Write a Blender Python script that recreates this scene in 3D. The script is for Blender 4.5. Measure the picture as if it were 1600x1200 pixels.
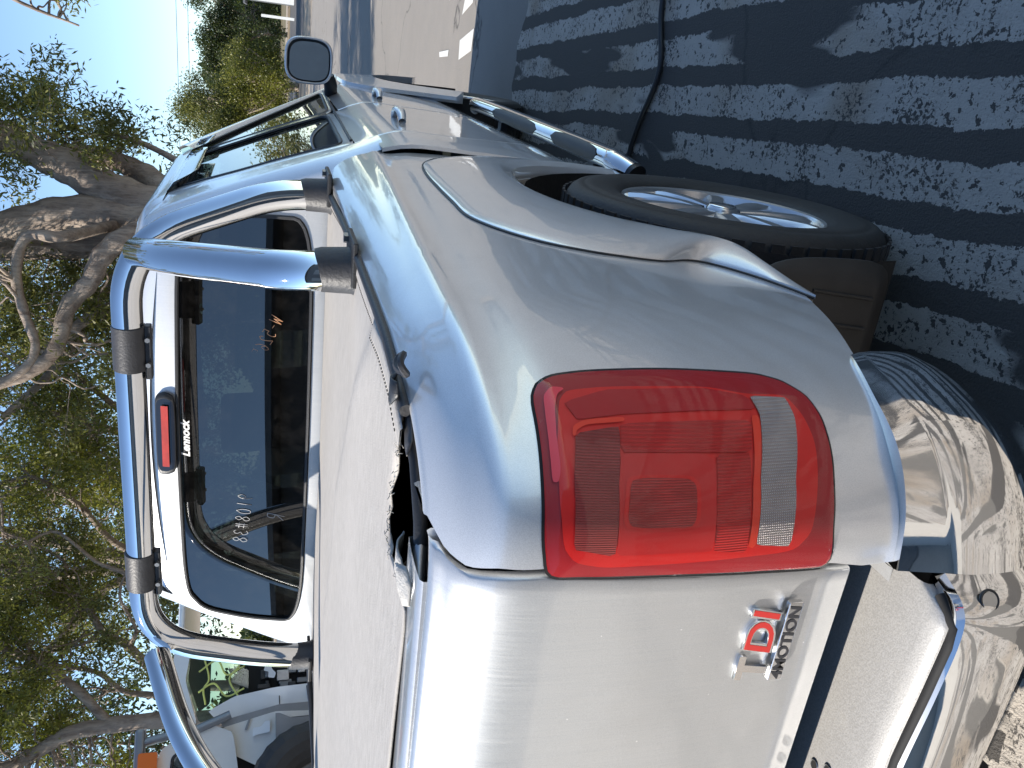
import bpy, bmesh, math, random
import numpy as np
from mathutils import Vector, Matrix, noise
from mathutils.geometry import delaunay_2d_cdt
random.seed(7); np.random.seed(7)
for o in list(bpy.data.objects): bpy.data.objects.remove(o)
scene = bpy.context.scene
COL = scene.collection
PI = math.pi

# ------------------------------------------------------------------ camera
CAM = (-1.7588, -1.2094, 1.4191); YAW, PITCH, ROLL, FPX = 0.3982, 0.2938, 0.0122, 1287.56
fw = Vector((math.cos(PITCH)*math.cos(YAW), math.cos(PITCH)*math.sin(YAW), -math.sin(PITCH)))
r0 = Vector((math.sin(YAW), -math.cos(YAW), 0)); u0 = r0.cross(fw)
R_ = r0*math.cos(ROLL)+u0*math.sin(ROLL); U_ = u0*math.cos(ROLL)-r0*math.sin(ROLL)
cam_d = bpy.data.cameras.new('camera'); cam = bpy.data.objects.new('camera', cam_d); COL.objects.link(cam)
# the phone was turned on its side: image right = world down
ax, ay, az = -U_, R_, -fw
cam.matrix_world = Matrix(((ax.x, ay.x, az.x, CAM[0]), (ax.y, ay.y, az.y, CAM[1]), (ax.z, ay.z, az.z, CAM[2]), (0, 0, 0, 1)))
cam_d.sensor_fit = 'HORIZONTAL'; cam_d.sensor_width = 36; cam_d.lens = FPX/1600*36
cam_d.clip_start = 0.02; cam_d.clip_end = 3000
scene.camera = cam

# ------------------------------------------------------------------ world, sun, exposure
SUN_TO = Vector((-0.65, 1.30, 1.0)).normalized()
SUN_EL = math.asin(SUN_TO.z); SUN_AZ = math.atan2(SUN_TO.y, SUN_TO.x)
w = bpy.data.worlds.new('World'); scene.world = w; w.use_nodes = True
nt = w.node_tree; nt.nodes.clear()
sky = nt.nodes.new('ShaderNodeTexSky'); sky.sky_type = 'NISHITA'; sky.sun_disc = False
sky.sun_elevation = SUN_EL; sky.sun_rotation = PI/2-SUN_AZ
sky.air_density = 1.0; sky.dust_density = 0.0; sky.ozone_density = 3.0; sky.altitude = 0
bg = nt.nodes.new('ShaderNodeBackground'); bg.inputs[1].default_value = 0.12
wo = nt.nodes.new('ShaderNodeOutputWorld')
nt.links.new(sky.outputs[0], bg.inputs[0]); nt.links.new(bg.outputs[0], wo.inputs[0])
sd = bpy.data.lights.new('sun', 'SUN'); sd.energy = 4.6; sd.angle = math.radians(0.5); sd.color = (1, 0.93, 0.83)
sun = bpy.data.objects.new('sun', sd); COL.objects.link(sun)
sun.rotation_euler = SUN_TO.to_track_quat('Z', 'Y').to_euler()
scene.view_settings.view_transform = 'Standard'; scene.view_settings.look = 'None'
scene.view_settings.exposure = 0.95; scene.view_settings.gamma = 1; scene.view_settings.use_curve_mapping = False
scene.render.engine = 'CYCLES'
scene.cycles.max_bounces = 10; scene.cycles.transparent_max_bounces = 16
scene.cycles.caustics_reflective = False; scene.cycles.caustics_refractive = False

# ------------------------------------------------------------------ material helpers
def new_mat(name):
    m = bpy.data.materials.new(name); m.use_nodes = True
    nt = m.node_tree; b = nt.nodes['Principled BSDF']
    return m, nt, b
def N(nt, t, **kw):
    n = nt.nodes.new(t)
    for k, v in kw.items(): setattr(n, k, v)
    return n
def pset(b, **kw):
    al = dict(col='Base Color', rough='Roughness', metal='Metallic', coat='Coat Weight', coatr='Coat Roughness', spec='Specular IOR Level', ior='IOR', trans='Transmission Weight')
    for k, v in kw.items():
        s = b.inputs[al[k]]
        s.default_value = (*v, 1) if k == 'col' else v
def coords(nt, scale=(1, 1, 1), kind='Object', rot=(0, 0, 0)):
    tc = N(nt, 'ShaderNodeTexCoord'); mp = N(nt, 'ShaderNodeMapping'); mp.inputs['Scale'].default_value = scale; mp.inputs['Rotation'].default_value = rot
    nt.links.new(tc.outputs[kind], mp.inputs[0]); return mp.outputs[0]
def nz(nt, vec, scale, detail=4, rough=0.55, dist=0.0):
    n = N(nt, 'ShaderNodeTexNoise'); n.inputs['Scale'].default_value = scale; n.inputs['Detail'].default_value = detail
    n.inputs['Roughness'].default_value = rough; n.inputs['Distortion'].default_value = dist
    nt.links.new(vec, n.inputs['Vector']); return n.outputs['Fac']
def ramp(nt, fac, stops, interp='LINEAR'):
    r = N(nt, 'ShaderNodeValToRGB'); r.color_ramp.interpolation = interp
    e = r.color_ramp.elements
    while len(e) < len(stops): e.new(0.5)
    for i, (p, c) in enumerate(stops):
        e[i].position = p; e[i].color = (c, c, c, 1) if isinstance(c, (int, float)) else (*c, 1)
    nt.links.new(fac, r.inputs[0]); return r.outputs[0]
def math_(nt, op, a, b=None, c=None):
    n = N(nt, 'ShaderNodeMath', operation=op)
    for i, v in enumerate((a, b, c)):
        if v is None: continue
        if isinstance(v, (int, float)): n.inputs[i].default_value = v
        else: nt.links.new(v, n.inputs[i])
    return n.outputs[0]
def mixc(nt, f, a, b, mode='MIX'):
    n = N(nt, 'ShaderNodeMix', data_type='RGBA', blend_type=mode)
    if isinstance(f, (int, float)): n.inputs[0].default_value = f
    else: nt.links.new(f, n.inputs[0])
    for i, v in ((6, a), (7, b)):
        if isinstance(v, tuple): n.inputs[i].default_value = (*v, 1)
        else: nt.links.new(v, n.inputs[i])
    return n.outputs[2]
def bump(nt, b, h, strength=0.3, dist=0.01, inp='Normal'):
    n = N(nt, 'ShaderNodeBump'); n.inputs['Strength'].default_value = strength; n.inputs['Distance'].default_value = dist
    nt.links.new(h, n.inputs['Height']); nt.links.new(n.outputs[0], b.inputs[inp])
def simple(name, col, rough=0.5, metal=0.0, coat=0.0, var=0.15, vs=8, bs=0.0, bscale=60, spec=0.5):
    m, nt, b = new_mat(name); pset(b, rough=rough, metal=metal, coat=coat, coatr=0.05, spec=spec)
    v = coords(nt); f = nz(nt, v, vs, 5)
    lo = tuple(c*(1-var) for c in col); hi = tuple(min(1, c*(1+var)) for c in col)
    nt.links.new(mixc(nt, f, lo, hi), b.inputs['Base Color'])
    if bs: bump(nt, b, nz(nt, v, bscale, 4), bs, 0.004)
    return m

# ---- car paints
def paint(name, col, streak=0.0, metal=0.75, rough=0.36):
    m, nt, b = new_mat(name); pset(b, metal=metal, coat=1.0, coatr=0.035); b.inputs['Coat IOR'].default_value = 1.55
    v = coords(nt)
    flake = nz(nt, v, 900, 1); dirt = nz(nt, v, 5, 6, 0.65)
    c = mixc(nt, ramp(nt, flake, [(0.35, 0.0), (0.65, 1.0)]), tuple(x*0.93 for x in col), tuple(min(1, x*1.07) for x in col))
    c = mixc(nt, ramp(nt, dirt, [(0.5, 0.0), (0.85, 0.25)]), c, (0.36, 0.33, 0.29))
    r = math_(nt, 'MULTIPLY_ADD', dirt, 0.12, rough-0.06)
    if streak:
        vs = coords(nt, (9, 140, 3.0), rot=(0.08, 0, 0)); s = nz(nt, vs, 3.0, 6, 0.7)
        c = mixc(nt, ramp(nt, s, [(0.35, 0.0), (0.75, streak)]), c, (0.72, 0.71, 0.69))
        r = math_(nt, 'ADD', r, math_(nt, 'MULTIPLY', s, 0.15))
        # fine chips
        vo = N(nt, 'ShaderNodeTexVoronoi'); vo.inputs['Scale'].default_value = 55; nt.links.new(coords(nt), vo.inputs['Vector'])
        wn = nz(nt, v, 40, 1)
        chip = math_(nt, 'MULTIPLY', math_(nt, 'LESS_THAN', vo.outputs['Distance'], 0.07), math_(nt, 'GREATER_THAN', wn, 0.58))
        c = mixc(nt, chip, c, (0.85, 0.85, 0.85))
        cr = ramp(nt, s, [(0.3, 0.03), (0.8, 0.14)]); nt.links.new(cr, b.inputs['Coat Roughness'])
    nt.links.new(c, b.inputs['Base Color']); nt.links.new(r, b.inputs['Roughness'])
    # very fine scratches in the clear coat
    v2 = coords(nt, (1, 1, 0.12)); bump(nt, b, nz(nt, v2, 600, 2), 0.02, 0.0005)
    # faint panel waviness in the coat
    bump(nt, b, nz(nt, v, 7, 2), 0.05, 0.01, 'Coat Normal')
    return m
M = {}
M['paint'] = paint('silver_paint_shade_lift', (0.76, 0.765, 0.765), 0.0, 0.50, 0.33)  # body silver, base colour lightened to brighten the side panels in shade
M['paint_tg'] = paint('silver_paint_sun_tone_scuffed', (0.58, 0.595, 0.605), 0.4)  # same silver with a darker base for sunlit rear panels, plus real scuffs
M['paint_white'] = simple('white_paint', (0.80, 0.82, 0.82), 0.3, 0, 1.0, 0.06)
M['cream'] = simple('cream_paint', (0.72, 0.70, 0.65), 0.4, 0, 0.4, 0.08)
M['grey_metal'] = simple('grey_metal', (0.20, 0.215, 0.23), 0.45, 0.6, 0, 0.15, 6)
def chrome(name, dirt_amt=0.25, base=0.80):
    m, nt, b = new_mat(name); pset(b, metal=1.0)
    v = coords(nt); d = nz(nt, v, 9, 8, 0.7); f = nz(nt, v, 160, 4, 0.6)
    dd = ramp(nt, d, [(0.45, 0.0), (0.75, dirt_amt)])
    nt.links.new(mixc(nt, dd, (base, base, base*0.99), (0.42, 0.38, 0.33)), b.inputs['Base Color'])
    sp = ramp(nt, f, [(0.52, 0.0), (0.62, 0.22*dirt_amt*4)])
    nt.links.new(math_(nt, 'ADD', math_(nt, 'MULTIPLY', dd, 0.3), math_(nt, 'ADD', math_(nt, 'MULTIPLY', sp, 0.15), 0.03)), b.inputs['Roughness'])
    bump(nt, b, nz(nt, v, 3, 1), 0.02, 0.01)
    return m
M['chrome'] = chrome('dusty_chrome', 0.12, 0.78)
M['chrome_b'] = chrome('worn_bumper_chrome', 0.20, 0.82)
M['chrome_c'] = simple('badge_chrome', (0.8, 0.8, 0.8), 0.12, 1.0, 0, 0.03)
# ---- plastics, rubber
M['black'] = simple('black_plastic', (0.022, 0.023, 0.025), 0.45, 0, 0, 0.3, 10, 0.2, 300)
M['black_gloss'] = simple('gloss_black', (0.012, 0.012, 0.014), 0.12, 0, 0.5, 0.2)
M['void'] = simple('dark_underbody', (0.010, 0.010, 0.011), 0.8, 0, 0, 0.4)
M['rubber'] = simple('dusty_tyre_rubber', (0.028, 0.027, 0.026), 0.62, 0, 0, 0.45, 14, 0.35, 120)
M['flap'] = simple('rubber_mud_flap', (0.030, 0.028, 0.026), 0.55, 0, 0, 0.3, 20, 0.15, 200)
M['liner'] = simple('wheel_liner', (0.018, 0.018, 0.018), 0.9, 0, 0, 0.4, 12, 0.5, 90)
M['alloy'] = simple('alloy_wheel', (0.72, 0.71, 0.70), 0.28, 0.85, 0.6, 0.08, 12)
M['seal'] = simple('clamp_rubber', (0.035, 0.035, 0.038), 0.5, 0, 0, 0.35, 25, 0.3, 150)
M['seat'] = simple('seat_cloth', (0.035, 0.036, 0.04), 0.9, 0, 0, 0.3, 30, 0.5, 400)
M['dash'] = simple('dash_plastic', (0.03, 0.031, 0.034), 0.6, 0, 0, 0.2)
M['steel'] = simple('galvanised_steel', (0.34, 0.35, 0.36), 0.38, 0.9, 0, 0.2, 30)
M['orange'] = simple('orange_plastic', (0.62, 0.17, 0.03), 0.3, 0, 0.8, 0.1)
def step_mat():
    m, nt, b = new_mat('speckled_step_pad'); pset(b, metal=0.35, coat=0.0)
    v = coords(nt); f = nz(nt, v, 420, 3, 0.6); g = nz(nt, v, 12, 5, 0.6)
    c = mixc(nt, ramp(nt, f, [(0.38, 0.0), (0.60, 1.0)]), (0.40, 0.39, 0.375), (0.50, 0.49, 0.475))
    c = mixc(nt, ramp(nt, g, [(0.55, 0.0), (0.8, 0.5)]), c, (0.55, 0.53, 0.48))
    nt.links.new(c, b.inputs['Base Color']); nt.links.new(math_(nt, 'MULTIPLY_ADD', g, 0.2, 0.42), b.inputs['Roughness'])
    bump(nt, b, f, 0.2, 0.002); return m
M['step'] = step_mat()
def canvas_mat():
    m, nt, b = new_mat('tonneau_canvas'); pset(b, rough=0.75, spec=0.25)
    v = coords(nt, (6, 1, 1), rot=(0, 0, 0.35)); a = nz(nt, v, 26, 6, 0.7, 0.4); v2 = coords(nt); f = nz(nt, v2, 330, 2, 0.6); g = nz(nt, v2, 3, 4)
    c = mixc(nt, ramp(nt, a, [(0.3, 0.0), (0.7, 1.0)]), (0.31, 0.29, 0.265), (0.46, 0.435, 0.405))
    c = mixc(nt, ramp(nt, f, [(0.4, 0.0), (0.6, 0.35)]), c, (0.34, 0.33, 0.315))
    c = mixc(nt, ramp(nt, g, [(0.5, 0.0), (0.8, 0.35)]), c, (0.48, 0.45, 0.42))
    nt.links.new(c, b.inputs['Base Color']); bump(nt, b, math_(nt, 'ADD', f, math_(nt, 'MULTIPLY', a, 2.0)), 0.35, 0.002); return m
M['canvas'] = canvas_mat()
M['thread'] = simple('stitching', (0.05, 0.048, 0.045), 0.9)
M['fray'] = simple('frayed_white_backing', (0.42, 0.41, 0.39), 0.9, 0, 0, 0.3, 60, 0.6, 300)
# ---- lamp materials
def lampmat(name, col, rough=0.25, ribs=None, coat=0.8, var=0.12, vs=20):
    m, nt, b = new_mat(name); pset(b, rough=rough+.15, coat=0.0, spec=0.35)
    v = coords(nt); g = nz(nt, v, vs, 5, 0.6)
    c = mixc(nt, g, tuple(x*(1-var) for x in col), tuple(min(1, x*(1+var)) for x in col))
    if ribs:
        sc, ax_, dark = ribs
        wv = N(nt, 'ShaderNodeTexWave', wave_type='BANDS', bands_direction=ax_); wv.inputs['Scale'].default_value = sc
        wv.inputs['Distortion'].default_value = 0.0; nt.links.new(v, wv.inputs['Vector'])
        big = nz(nt, v, 22, 2)
        c = mixc(nt, math_(nt, 'MULTIPLY', wv.outputs['Fac'], ramp(nt, big, [(0.35, 0.25), (0.7, 1.0)])), c, tuple(min(1, x*dark) for x in col))
        bump(nt, b, wv.outputs['Fac'], 0.5, 0.002)
    nt.links.new(c, b.inputs['Base Color']); return m
M['l_base'] = lampmat('lamp_deep_red', (0.40, 0.012, 0.018))
M['l_edge'] = lampmat('lamp_bright_edge', (0.95, 0.05, 0.08), 0.15)
M['l_well'] = lampmat('lamp_well_red', (0.76, 0.016, 0.013))
M['l_line'] = lampmat('lamp_orange_red', (0.95, 0.05, 0.02), 0.2)
M['l_ribl'] = lampmat('lamp_brown_ribs', (0.24, 0.028, 0.024), 0.35, (150, 'Y', 2.0))
M['l_ribt'] = lampmat('lamp_red_ribs', (0.46, 0.013, 0.012), 0.3, (120, 'Y', 1.5))
M['l_sq'] = lampmat('lamp_square_red', (0.68, 0.018, 0.017), 0.25)
M['l_small'] = lampmat('lamp_small_ribs', (0.34, 0.024, 0.020), 0.3, (140, 'Y', 2.2))
M['l_facet'] = lampmat('lamp_facet', (0.48, 0.012, 0.018), 0.10)
def reverse_mat():
    m, nt, b = new_mat('lamp_clear_prisms'); pset(b, rough=0.25, metal=0.15, coat=0.2)
    v = coords(nt)
    w1 = N(nt, 'ShaderNodeTexWave', wave_type='BANDS', bands_direction='Y'); w1.inputs['Scale'].default_value = 130; nt.links.new(v, w1.inputs['Vector'])
    w2 = N(nt, 'ShaderNodeTexWave', wave_type='BANDS', bands_direction='Z'); w2.inputs['Scale'].default_value = 120; nt.links.new(v, w2.inputs['Vector'])
    k = math_(nt, 'MULTIPLY', w1.outputs['Fac'], w2.outputs['Fac']); g = nz(nt, v, 18, 3)
    c = mixc(nt, ramp(nt, k, [(0.25, 0.0), (0.8, 1.0)]), (0.38, 0.33, 0.30), (0.86, 0.80, 0.76))
    c = mixc(nt, ramp(nt, g, [(0.4, 0.0), (0.7, 0.35)]), c, (0.24, 0.2, 0.18))
    nt.links.new(c, b.inputs['Base Color']); bump(nt, b, k, 0.8, 0.003); return m
M['l_rev'] = reverse_mat()
def glass(name, tint, refl=1.0, rough=0.01, k=1.25):
    m = bpy.data.materials.new(name); m.use_nodes = True; nt = m.node_tree; nt.nodes.clear()
    out = N(nt, 'ShaderNodeOutputMaterial'); tr = N(nt, 'ShaderNodeBsdfTransparent'); tr.inputs[0].default_value = (*tint, 1)
    gl = N(nt, 'ShaderNodeBsdfGlossy'); gl.inputs['Roughness'].default_value = rough; gl.inputs['Color'].default_value = (refl, refl, refl, 1)
    fr = N(nt, 'ShaderNodeFresnel'); ge = N(nt, 'ShaderNodeNewGeometry')
    nt.links.new(math_(nt, 'MULTIPLY_ADD', ge.outputs['Backfacing'], 1/1.5-1.5, 1.5), fr.inputs['IOR'])
    v = coords(nt); d = nz(nt, v, 14, 6, 0.7); dust = N(nt, 'ShaderNodeBsdfDiffuse'); dust.inputs[0].default_value = (0.34, 0.32, 0.3, 1)
    mx = N(nt, 'ShaderNodeMixShader'); mx2 = N(nt, 'ShaderNodeMixShader')
    nt.links.new(math_(nt, 'MULTIPLY', fr.outputs[0], k), mx.inputs[0]); nt.links.new(tr.outputs[0], mx.inputs[1]); nt.links.new(gl.outputs[0], mx.inputs[2])
    nt.links.new(ramp(nt, d, [(0.45, 0.004), (0.8, 0.035)]), mx2.inputs[0]); nt.links.new(mx.outputs[0], mx2.inputs[1]); nt.links.new(dust.outputs[0], mx2.inputs[2])
    nt.links.new(mx2.outputs[0], out.inputs[0]); return m
M['glass'] = glass('tinted_glass', (0.16, 0.19, 0.20))
M['glass_rear'] = glass('rear_tinted_glass', (0.035, 0.042, 0.046), 1.0, 0.01, 2.1)
M['glass_clear'] = glass('clear_green_glass', (0.62, 0.72, 0.66))
M['lens'] = glass('clear_lens', (0.98, 0.96, 0.96), 1.0, 0.03, 0.48)
M['mirror'] = simple('mirror_silver', (0.62, 0.66, 0.70), 0.02, 1.0, 0, 0.01)
M['shield'] = glass('smoked_shield', (0.16, 0.17, 0.18))
def flat(name, col, rough=0.6): return simple(name, col, rough, 0, 0, 0.05)
M['white_print'] = flat('white_print', (0.8, 0.8, 0.8)); M['red_enamel'] = flat('red_enamel', (0.55, 0.035, 0.03), 0.25)
M['black_print'] = flat('black_print', (0.03, 0.03, 0.035)); M['chalk_orange'] = flat('orange_chalk', (0.58, 0.31, 0.17)); M['chalk_white'] = flat('white_chalk', (0.5, 0.5, 0.5)); M['chalk_yellow'] = flat('yellow_chalk', (0.72, 0.75, 0.22))
M['amber'] = simple('amber_lens', (0.8, 0.17, 0.02), 0.2, 0, 1, 0.05)

# ------------------------------------------------------------------ object helpers
def link(o, parent=None):
    COL.objects.link(o)
    if parent: o.parent = parent
    return o
def mobj(name, verts, faces, mat, parent=None, smooth=True, sharp=None):
    me = bpy.data.meshes.new(name); me.from_pydata([tuple(v) for v in verts], [], faces)
    me.validate()
    if mat: me.materials.append(mat)
    if smooth: me.polygons.foreach_set('use_smooth', [True]*len(me.polygons))
    o = bpy.data.objects.new(name, me); link(o, parent)
    if sharp is not None: me.set_sharp_from_angle(angle=math.radians(sharp))
    return o
def empty(name, loc=(0, 0, 0), rz=0, parent=None):
    o = bpy.data.objects.new(name, None); o.location = loc; o.rotation_euler = (0, 0, rz); o.empty_display_size = 0.2; return link(o, parent)
def tag(o, label=None, cat=None, group=None, kind=None):
    if label: o['label'] = label
    if cat: o['category'] = cat
    if group: o['group'] = group
    if kind: o['kind'] = kind
    return o
def solid(o, t, off=-1):
    m = o.modifiers.new('thick', 'SOLIDIFY'); m.thickness = t; m.offset = off; return o
def bevel(o, wd, seg=2):
    m = o.modifiers.new('bev', 'BEVEL'); m.width = wd; m.segments = seg; m.limit_method = 'ANGLE'; m.angle_limit = math.radians(35)
    return o
def gridfaces(nr, nc, close=False, base=0):
    f = []
    for i in range(nr-1):
        for j in range(nc if close else nc-1):
            k = (j+1) % nc
            f.append((base+i*nc+j, base+i*nc+k, base+(i+1)*nc+k, base+(i+1)*nc+j))
    return f
def grid(name, P, mat, parent=None, close=False, smooth=True, sharp=None):
    P = np.asarray(P, float); nr, nc = P.shape[:2]
    return mobj(name, P.reshape(-1, 3), gridfaces(nr, nc, close), mat, parent, smooth, sharp)
def join_lists(parts):
    V, F = [], []
    for v, f in parts:
        b = len(V); V += [tuple(x) for x in v]; F += [tuple(i+b for i in q) for q in f]
    return V, F
def catmull(pts, n=8, closed=False):
    P = [np.array(p, float) for p in pts]; m = len(P); out = []
    rng = range(m if closed else m-1)
    for i in rng:
        p1, p2 = P[i], P[(i+1) % m]
        p0 = P[i-1] if (closed or i > 0) else 2*p1-p2
        p3 = P[(i+2) % m] if (closed or i+2 < m) else 2*p2-p1
        for k in range(n):
            t = k/n
            out.append(0.5*((2*p1)+(-p0+p2)*t+(2*p0-5*p1+4*p2-p3)*t*t+(-p0+3*p1-3*p2+p3)*t**3))
    if not closed: out.append(P[-1])
    return np.array(out)
def tube_vf(path, rad, seg=12, caps=True):
    path = [Vector(p) for p in path]; n = len(path); rad = rad if hasattr(rad, '__len__') else [rad]*n
    V, F = [], []; prev = None
    for i, p in enumerate(path):
        t = (path[min(i+1, n-1)]-path[max(i-1, 0)]).normalized()
        if prev is None:
            a = Vector((0, 0, 1)) if abs(t.z) < 0.9 else Vector((1, 0, 0)); nrm = t.cross(a).normalized()
        else: nrm = (prev-t*prev.dot(t)).normalized()
        prev = nrm; bn = t.cross(nrm)
        for k in range(seg):
            a = 2*PI*k/seg; V.append(p+(nrm*math.cos(a)+bn*math.sin(a))*rad[i])
    F = gridfaces(n, seg, True)
    if caps: F += [tuple(range(seg))[::-1], tuple((n-1)*seg+k for k in range(seg))]
    return V, F
def tube(name, path, rad, mat, parent=None, seg=16, caps=True):
    v, f = tube_vf(path, rad, seg, caps); return mobj(name, v, f, mat, parent, True, 50)
def box_vf(c, s, rot=None):
    x, y, z = s[0]/2, s[1]/2, s[2]/2
    V = [Vector((a*x, b*y, d*z)) for d in (-1, 1) for a, b in ((-1, -1), (1, -1), (1, 1), (-1, 1))]
    if rot is not None: V = [rot @ v for v in V]
    V = [v+Vector(c) for v in V]
    return V, [(0, 3, 2, 1), (4, 5, 6, 7), (0, 1, 5, 4), (1, 2, 6, 5), (2, 3, 7, 6), (3, 0, 4, 7)]
def box(name, c, s, mat, parent=None, bev=0.0, rot=None):
    v, f = box_vf(c, s, rot); o = mobj(name, v, f, mat, parent, False)
    if bev: bevel(o, bev, 3)
    return o
def resample(poly, n, closed=True):
    P = np.array(poly, float); Q = np.vstack([P, P[:1]]) if closed else P
    d = np.r_[0, np.cumsum(np.linalg.norm(np.diff(Q, axis=0), axis=1))]
    t = np.linspace(0, d[-1], n, endpoint=not closed)
    return np.stack([np.interp(t, d, Q[:, k]) for k in range(Q.shape[1])], 1)
def cdt(outline, spacing, sx=1.0):
    P = np.array(outline, float)*np.array([sx, 1]); n = len(P)
    x0, y0 = P.min(0); x1, y1 = P.max(0)
    def inside(p):
        c = False; j = n-1
        for i in range(n):
            if (P[i, 1] > p[1]) != (P[j, 1] > p[1]) and p[0] < (P[j, 0]-P[i, 0])*(p[1]-P[i, 1])/(P[j, 1]-P[i, 1]+1e-12)+P[i, 0]: c = not c
            j = i
        return c
    pts = [Vector(p) for p in P]
    for xx in np.arange(x0+spacing/2, x1, spacing):
        for yy in np.arange(y0+spacing/2, y1, spacing):
            if inside((xx, yy)) and np.min(np.hypot(P[:, 0]-xx, P[:, 1]-yy)) > spacing*0.35: pts.append(Vector((xx, yy)))
    v, e, f, *_ = delaunay_2d_cdt(pts, [], [list(range(n))], 1, 1e-7)
    return [(p.x/sx, p.y) for p in v], [tuple(q) for q in f]
def text_obj(name, body, size, extrude, mat, parent, M4, shear=0.0, offset=0.0, width=None, bold=False, space=1.0, bev=0.0):
    cu = bpy.data.curves.new(name, 'FONT'); cu.body = body; cu.size = size; cu.extrude = extrude; cu.shear = shear; cu.offset = offset; cu.space_character = space
    cu.bevel_depth = bev; cu.resolution_u = 4
    t = bpy.data.objects.new(name, cu); COL.objects.link(t); bpy.context.view_layer.update()
    me = bpy.data.meshes.new_from_object(t.evaluated_get(bpy.context.evaluated_depsgraph_get())); bpy.data.objects.remove(t)
    xs = [v.co.x for v in me.vertices]; x0, x1 = min(xs), max(xs)
    sc = (width/(x1-x0)) if width else 1.0
    for v in me.vertices: v.co.x = (v.co.x-x0)*sc
    me.transform(M4); me.name = name; me.materials.clear(); me.materials.append(mat)
    o = bpy.data.objects.new(name, me); link(o, parent); return o

# ------------------------------------------------------------------ body surface of the pickup bed
ZT = [.45, .55, .65, .75, .85, .95, 1.05, 1.12, 1.167, 1.199, 1.225, 1.243, 1.251]
YS = [.885, .895, .903, .908, .912, .914, .912, .908, .900, .888, .872, .855, .842]
XR = [1.060, 1.075, 1.09, 1.103, 1.112, 1.118, 1.120, 1.118, 1.114, 1.106, 1.094, 1.078, 1.064]
ZTOP = 1.251
RX, RY, NN, KQ = .40, .20, 2.3, .35
# smooth the tables so reflections run cleanly
def _smooth(zt, vt):
    zz = np.linspace(zt[0], zt[-1], 400); vv = np.interp(zz, zt, vt)
    k = np.hanning(31); k /= k.sum(); pad = 15
    ext = np.r_[vv[0]-(vv[1:pad+1][::-1]-vv[0]), vv, vv[-1]-(vv[-pad-1:-1][::-1]-vv[-1])]
    return zz, np.convolve(ext, k, 'valid')
_zy, _vy = _smooth(ZT, YS); _zx, _vx = _smooth(ZT, XR)
def ysf(z): return float(np.interp(z, _zy, _vy))
def xrf(z): return float(np.interp(z, _zx, _vx))
def crease_z(X): return float(np.interp(X, [-.95, -.7, -.17, .52], [1.192, 1.188, 1.164, 1.132]))
def SB(q, z):
    x0 = -xrf(z)+RX; y0 = ysf(z)-RY
    if q < 0: x, y = x0-q*KQ, y0+RY
    elif q > 1: x, y = x0-RX, y0-(q-1)*KQ
    else:
        a = q*PI/2; x = x0-RX*math.sin(a)**(2/NN); y = y0+RY*max(0, math.cos(a))**(2/NN)
    # feature line below the shoulder
    if q < 1:
        zc = crease_z(x); f = max(0, 1-max(0, q)**2)
        y += f*(0.006*math.exp(-((z-zc)/.014)**2)-0.004*math.exp(-((z-zc+.04)/.03)**2))
        # soft swell above the wheel
        y += f*0.010*math.exp(-((x)/.55)**2)*math.exp(-((z-.98)/.14)**2)
    return np.array((x, -y, z))
def SN(q, z):
    e = 1e-3; a = SB(q+e, z)-SB(q-e, z); b = SB(q, min(z+e, ZTOP-.0005))-SB(q, z-e)
    n = np.cross(a, b); n /= np.linalg.norm(n)
    if np.dot(n, (-.4, -1, 0)) < 0: n = -n
    return n
def S(q, z, off=0.0): return SB(q, z)+SN(q, z)*off
def seam_y(z): return float(np.interp(z, [.69, .75, .80, 1.147, 1.19, 1.22, 1.238, 1.251], [.703, .705, .715, .733, .728, .722, .727, .742]))
def q_of_y(y, z):
    y0 = ysf(z)-RY
    if y < y0: return 1+(y0-y)/KQ
    ay = (y-y0)/RY; a = math.acos(min(1, ay**(NN/2))); return a/(PI/2)

def mirror_copy(o, parent=None):
    c = o.copy(); c.data = o.data.copy(); me = c.data
    co = np.empty(len(me.vertices)*3); me.vertices.foreach_get('co', co); co[1::3] *= -1; me.vertices.foreach_set('co', co); me.flip_normals()
    COL.objects.link(c); c.parent = parent if parent else o.parent
    return c

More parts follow.
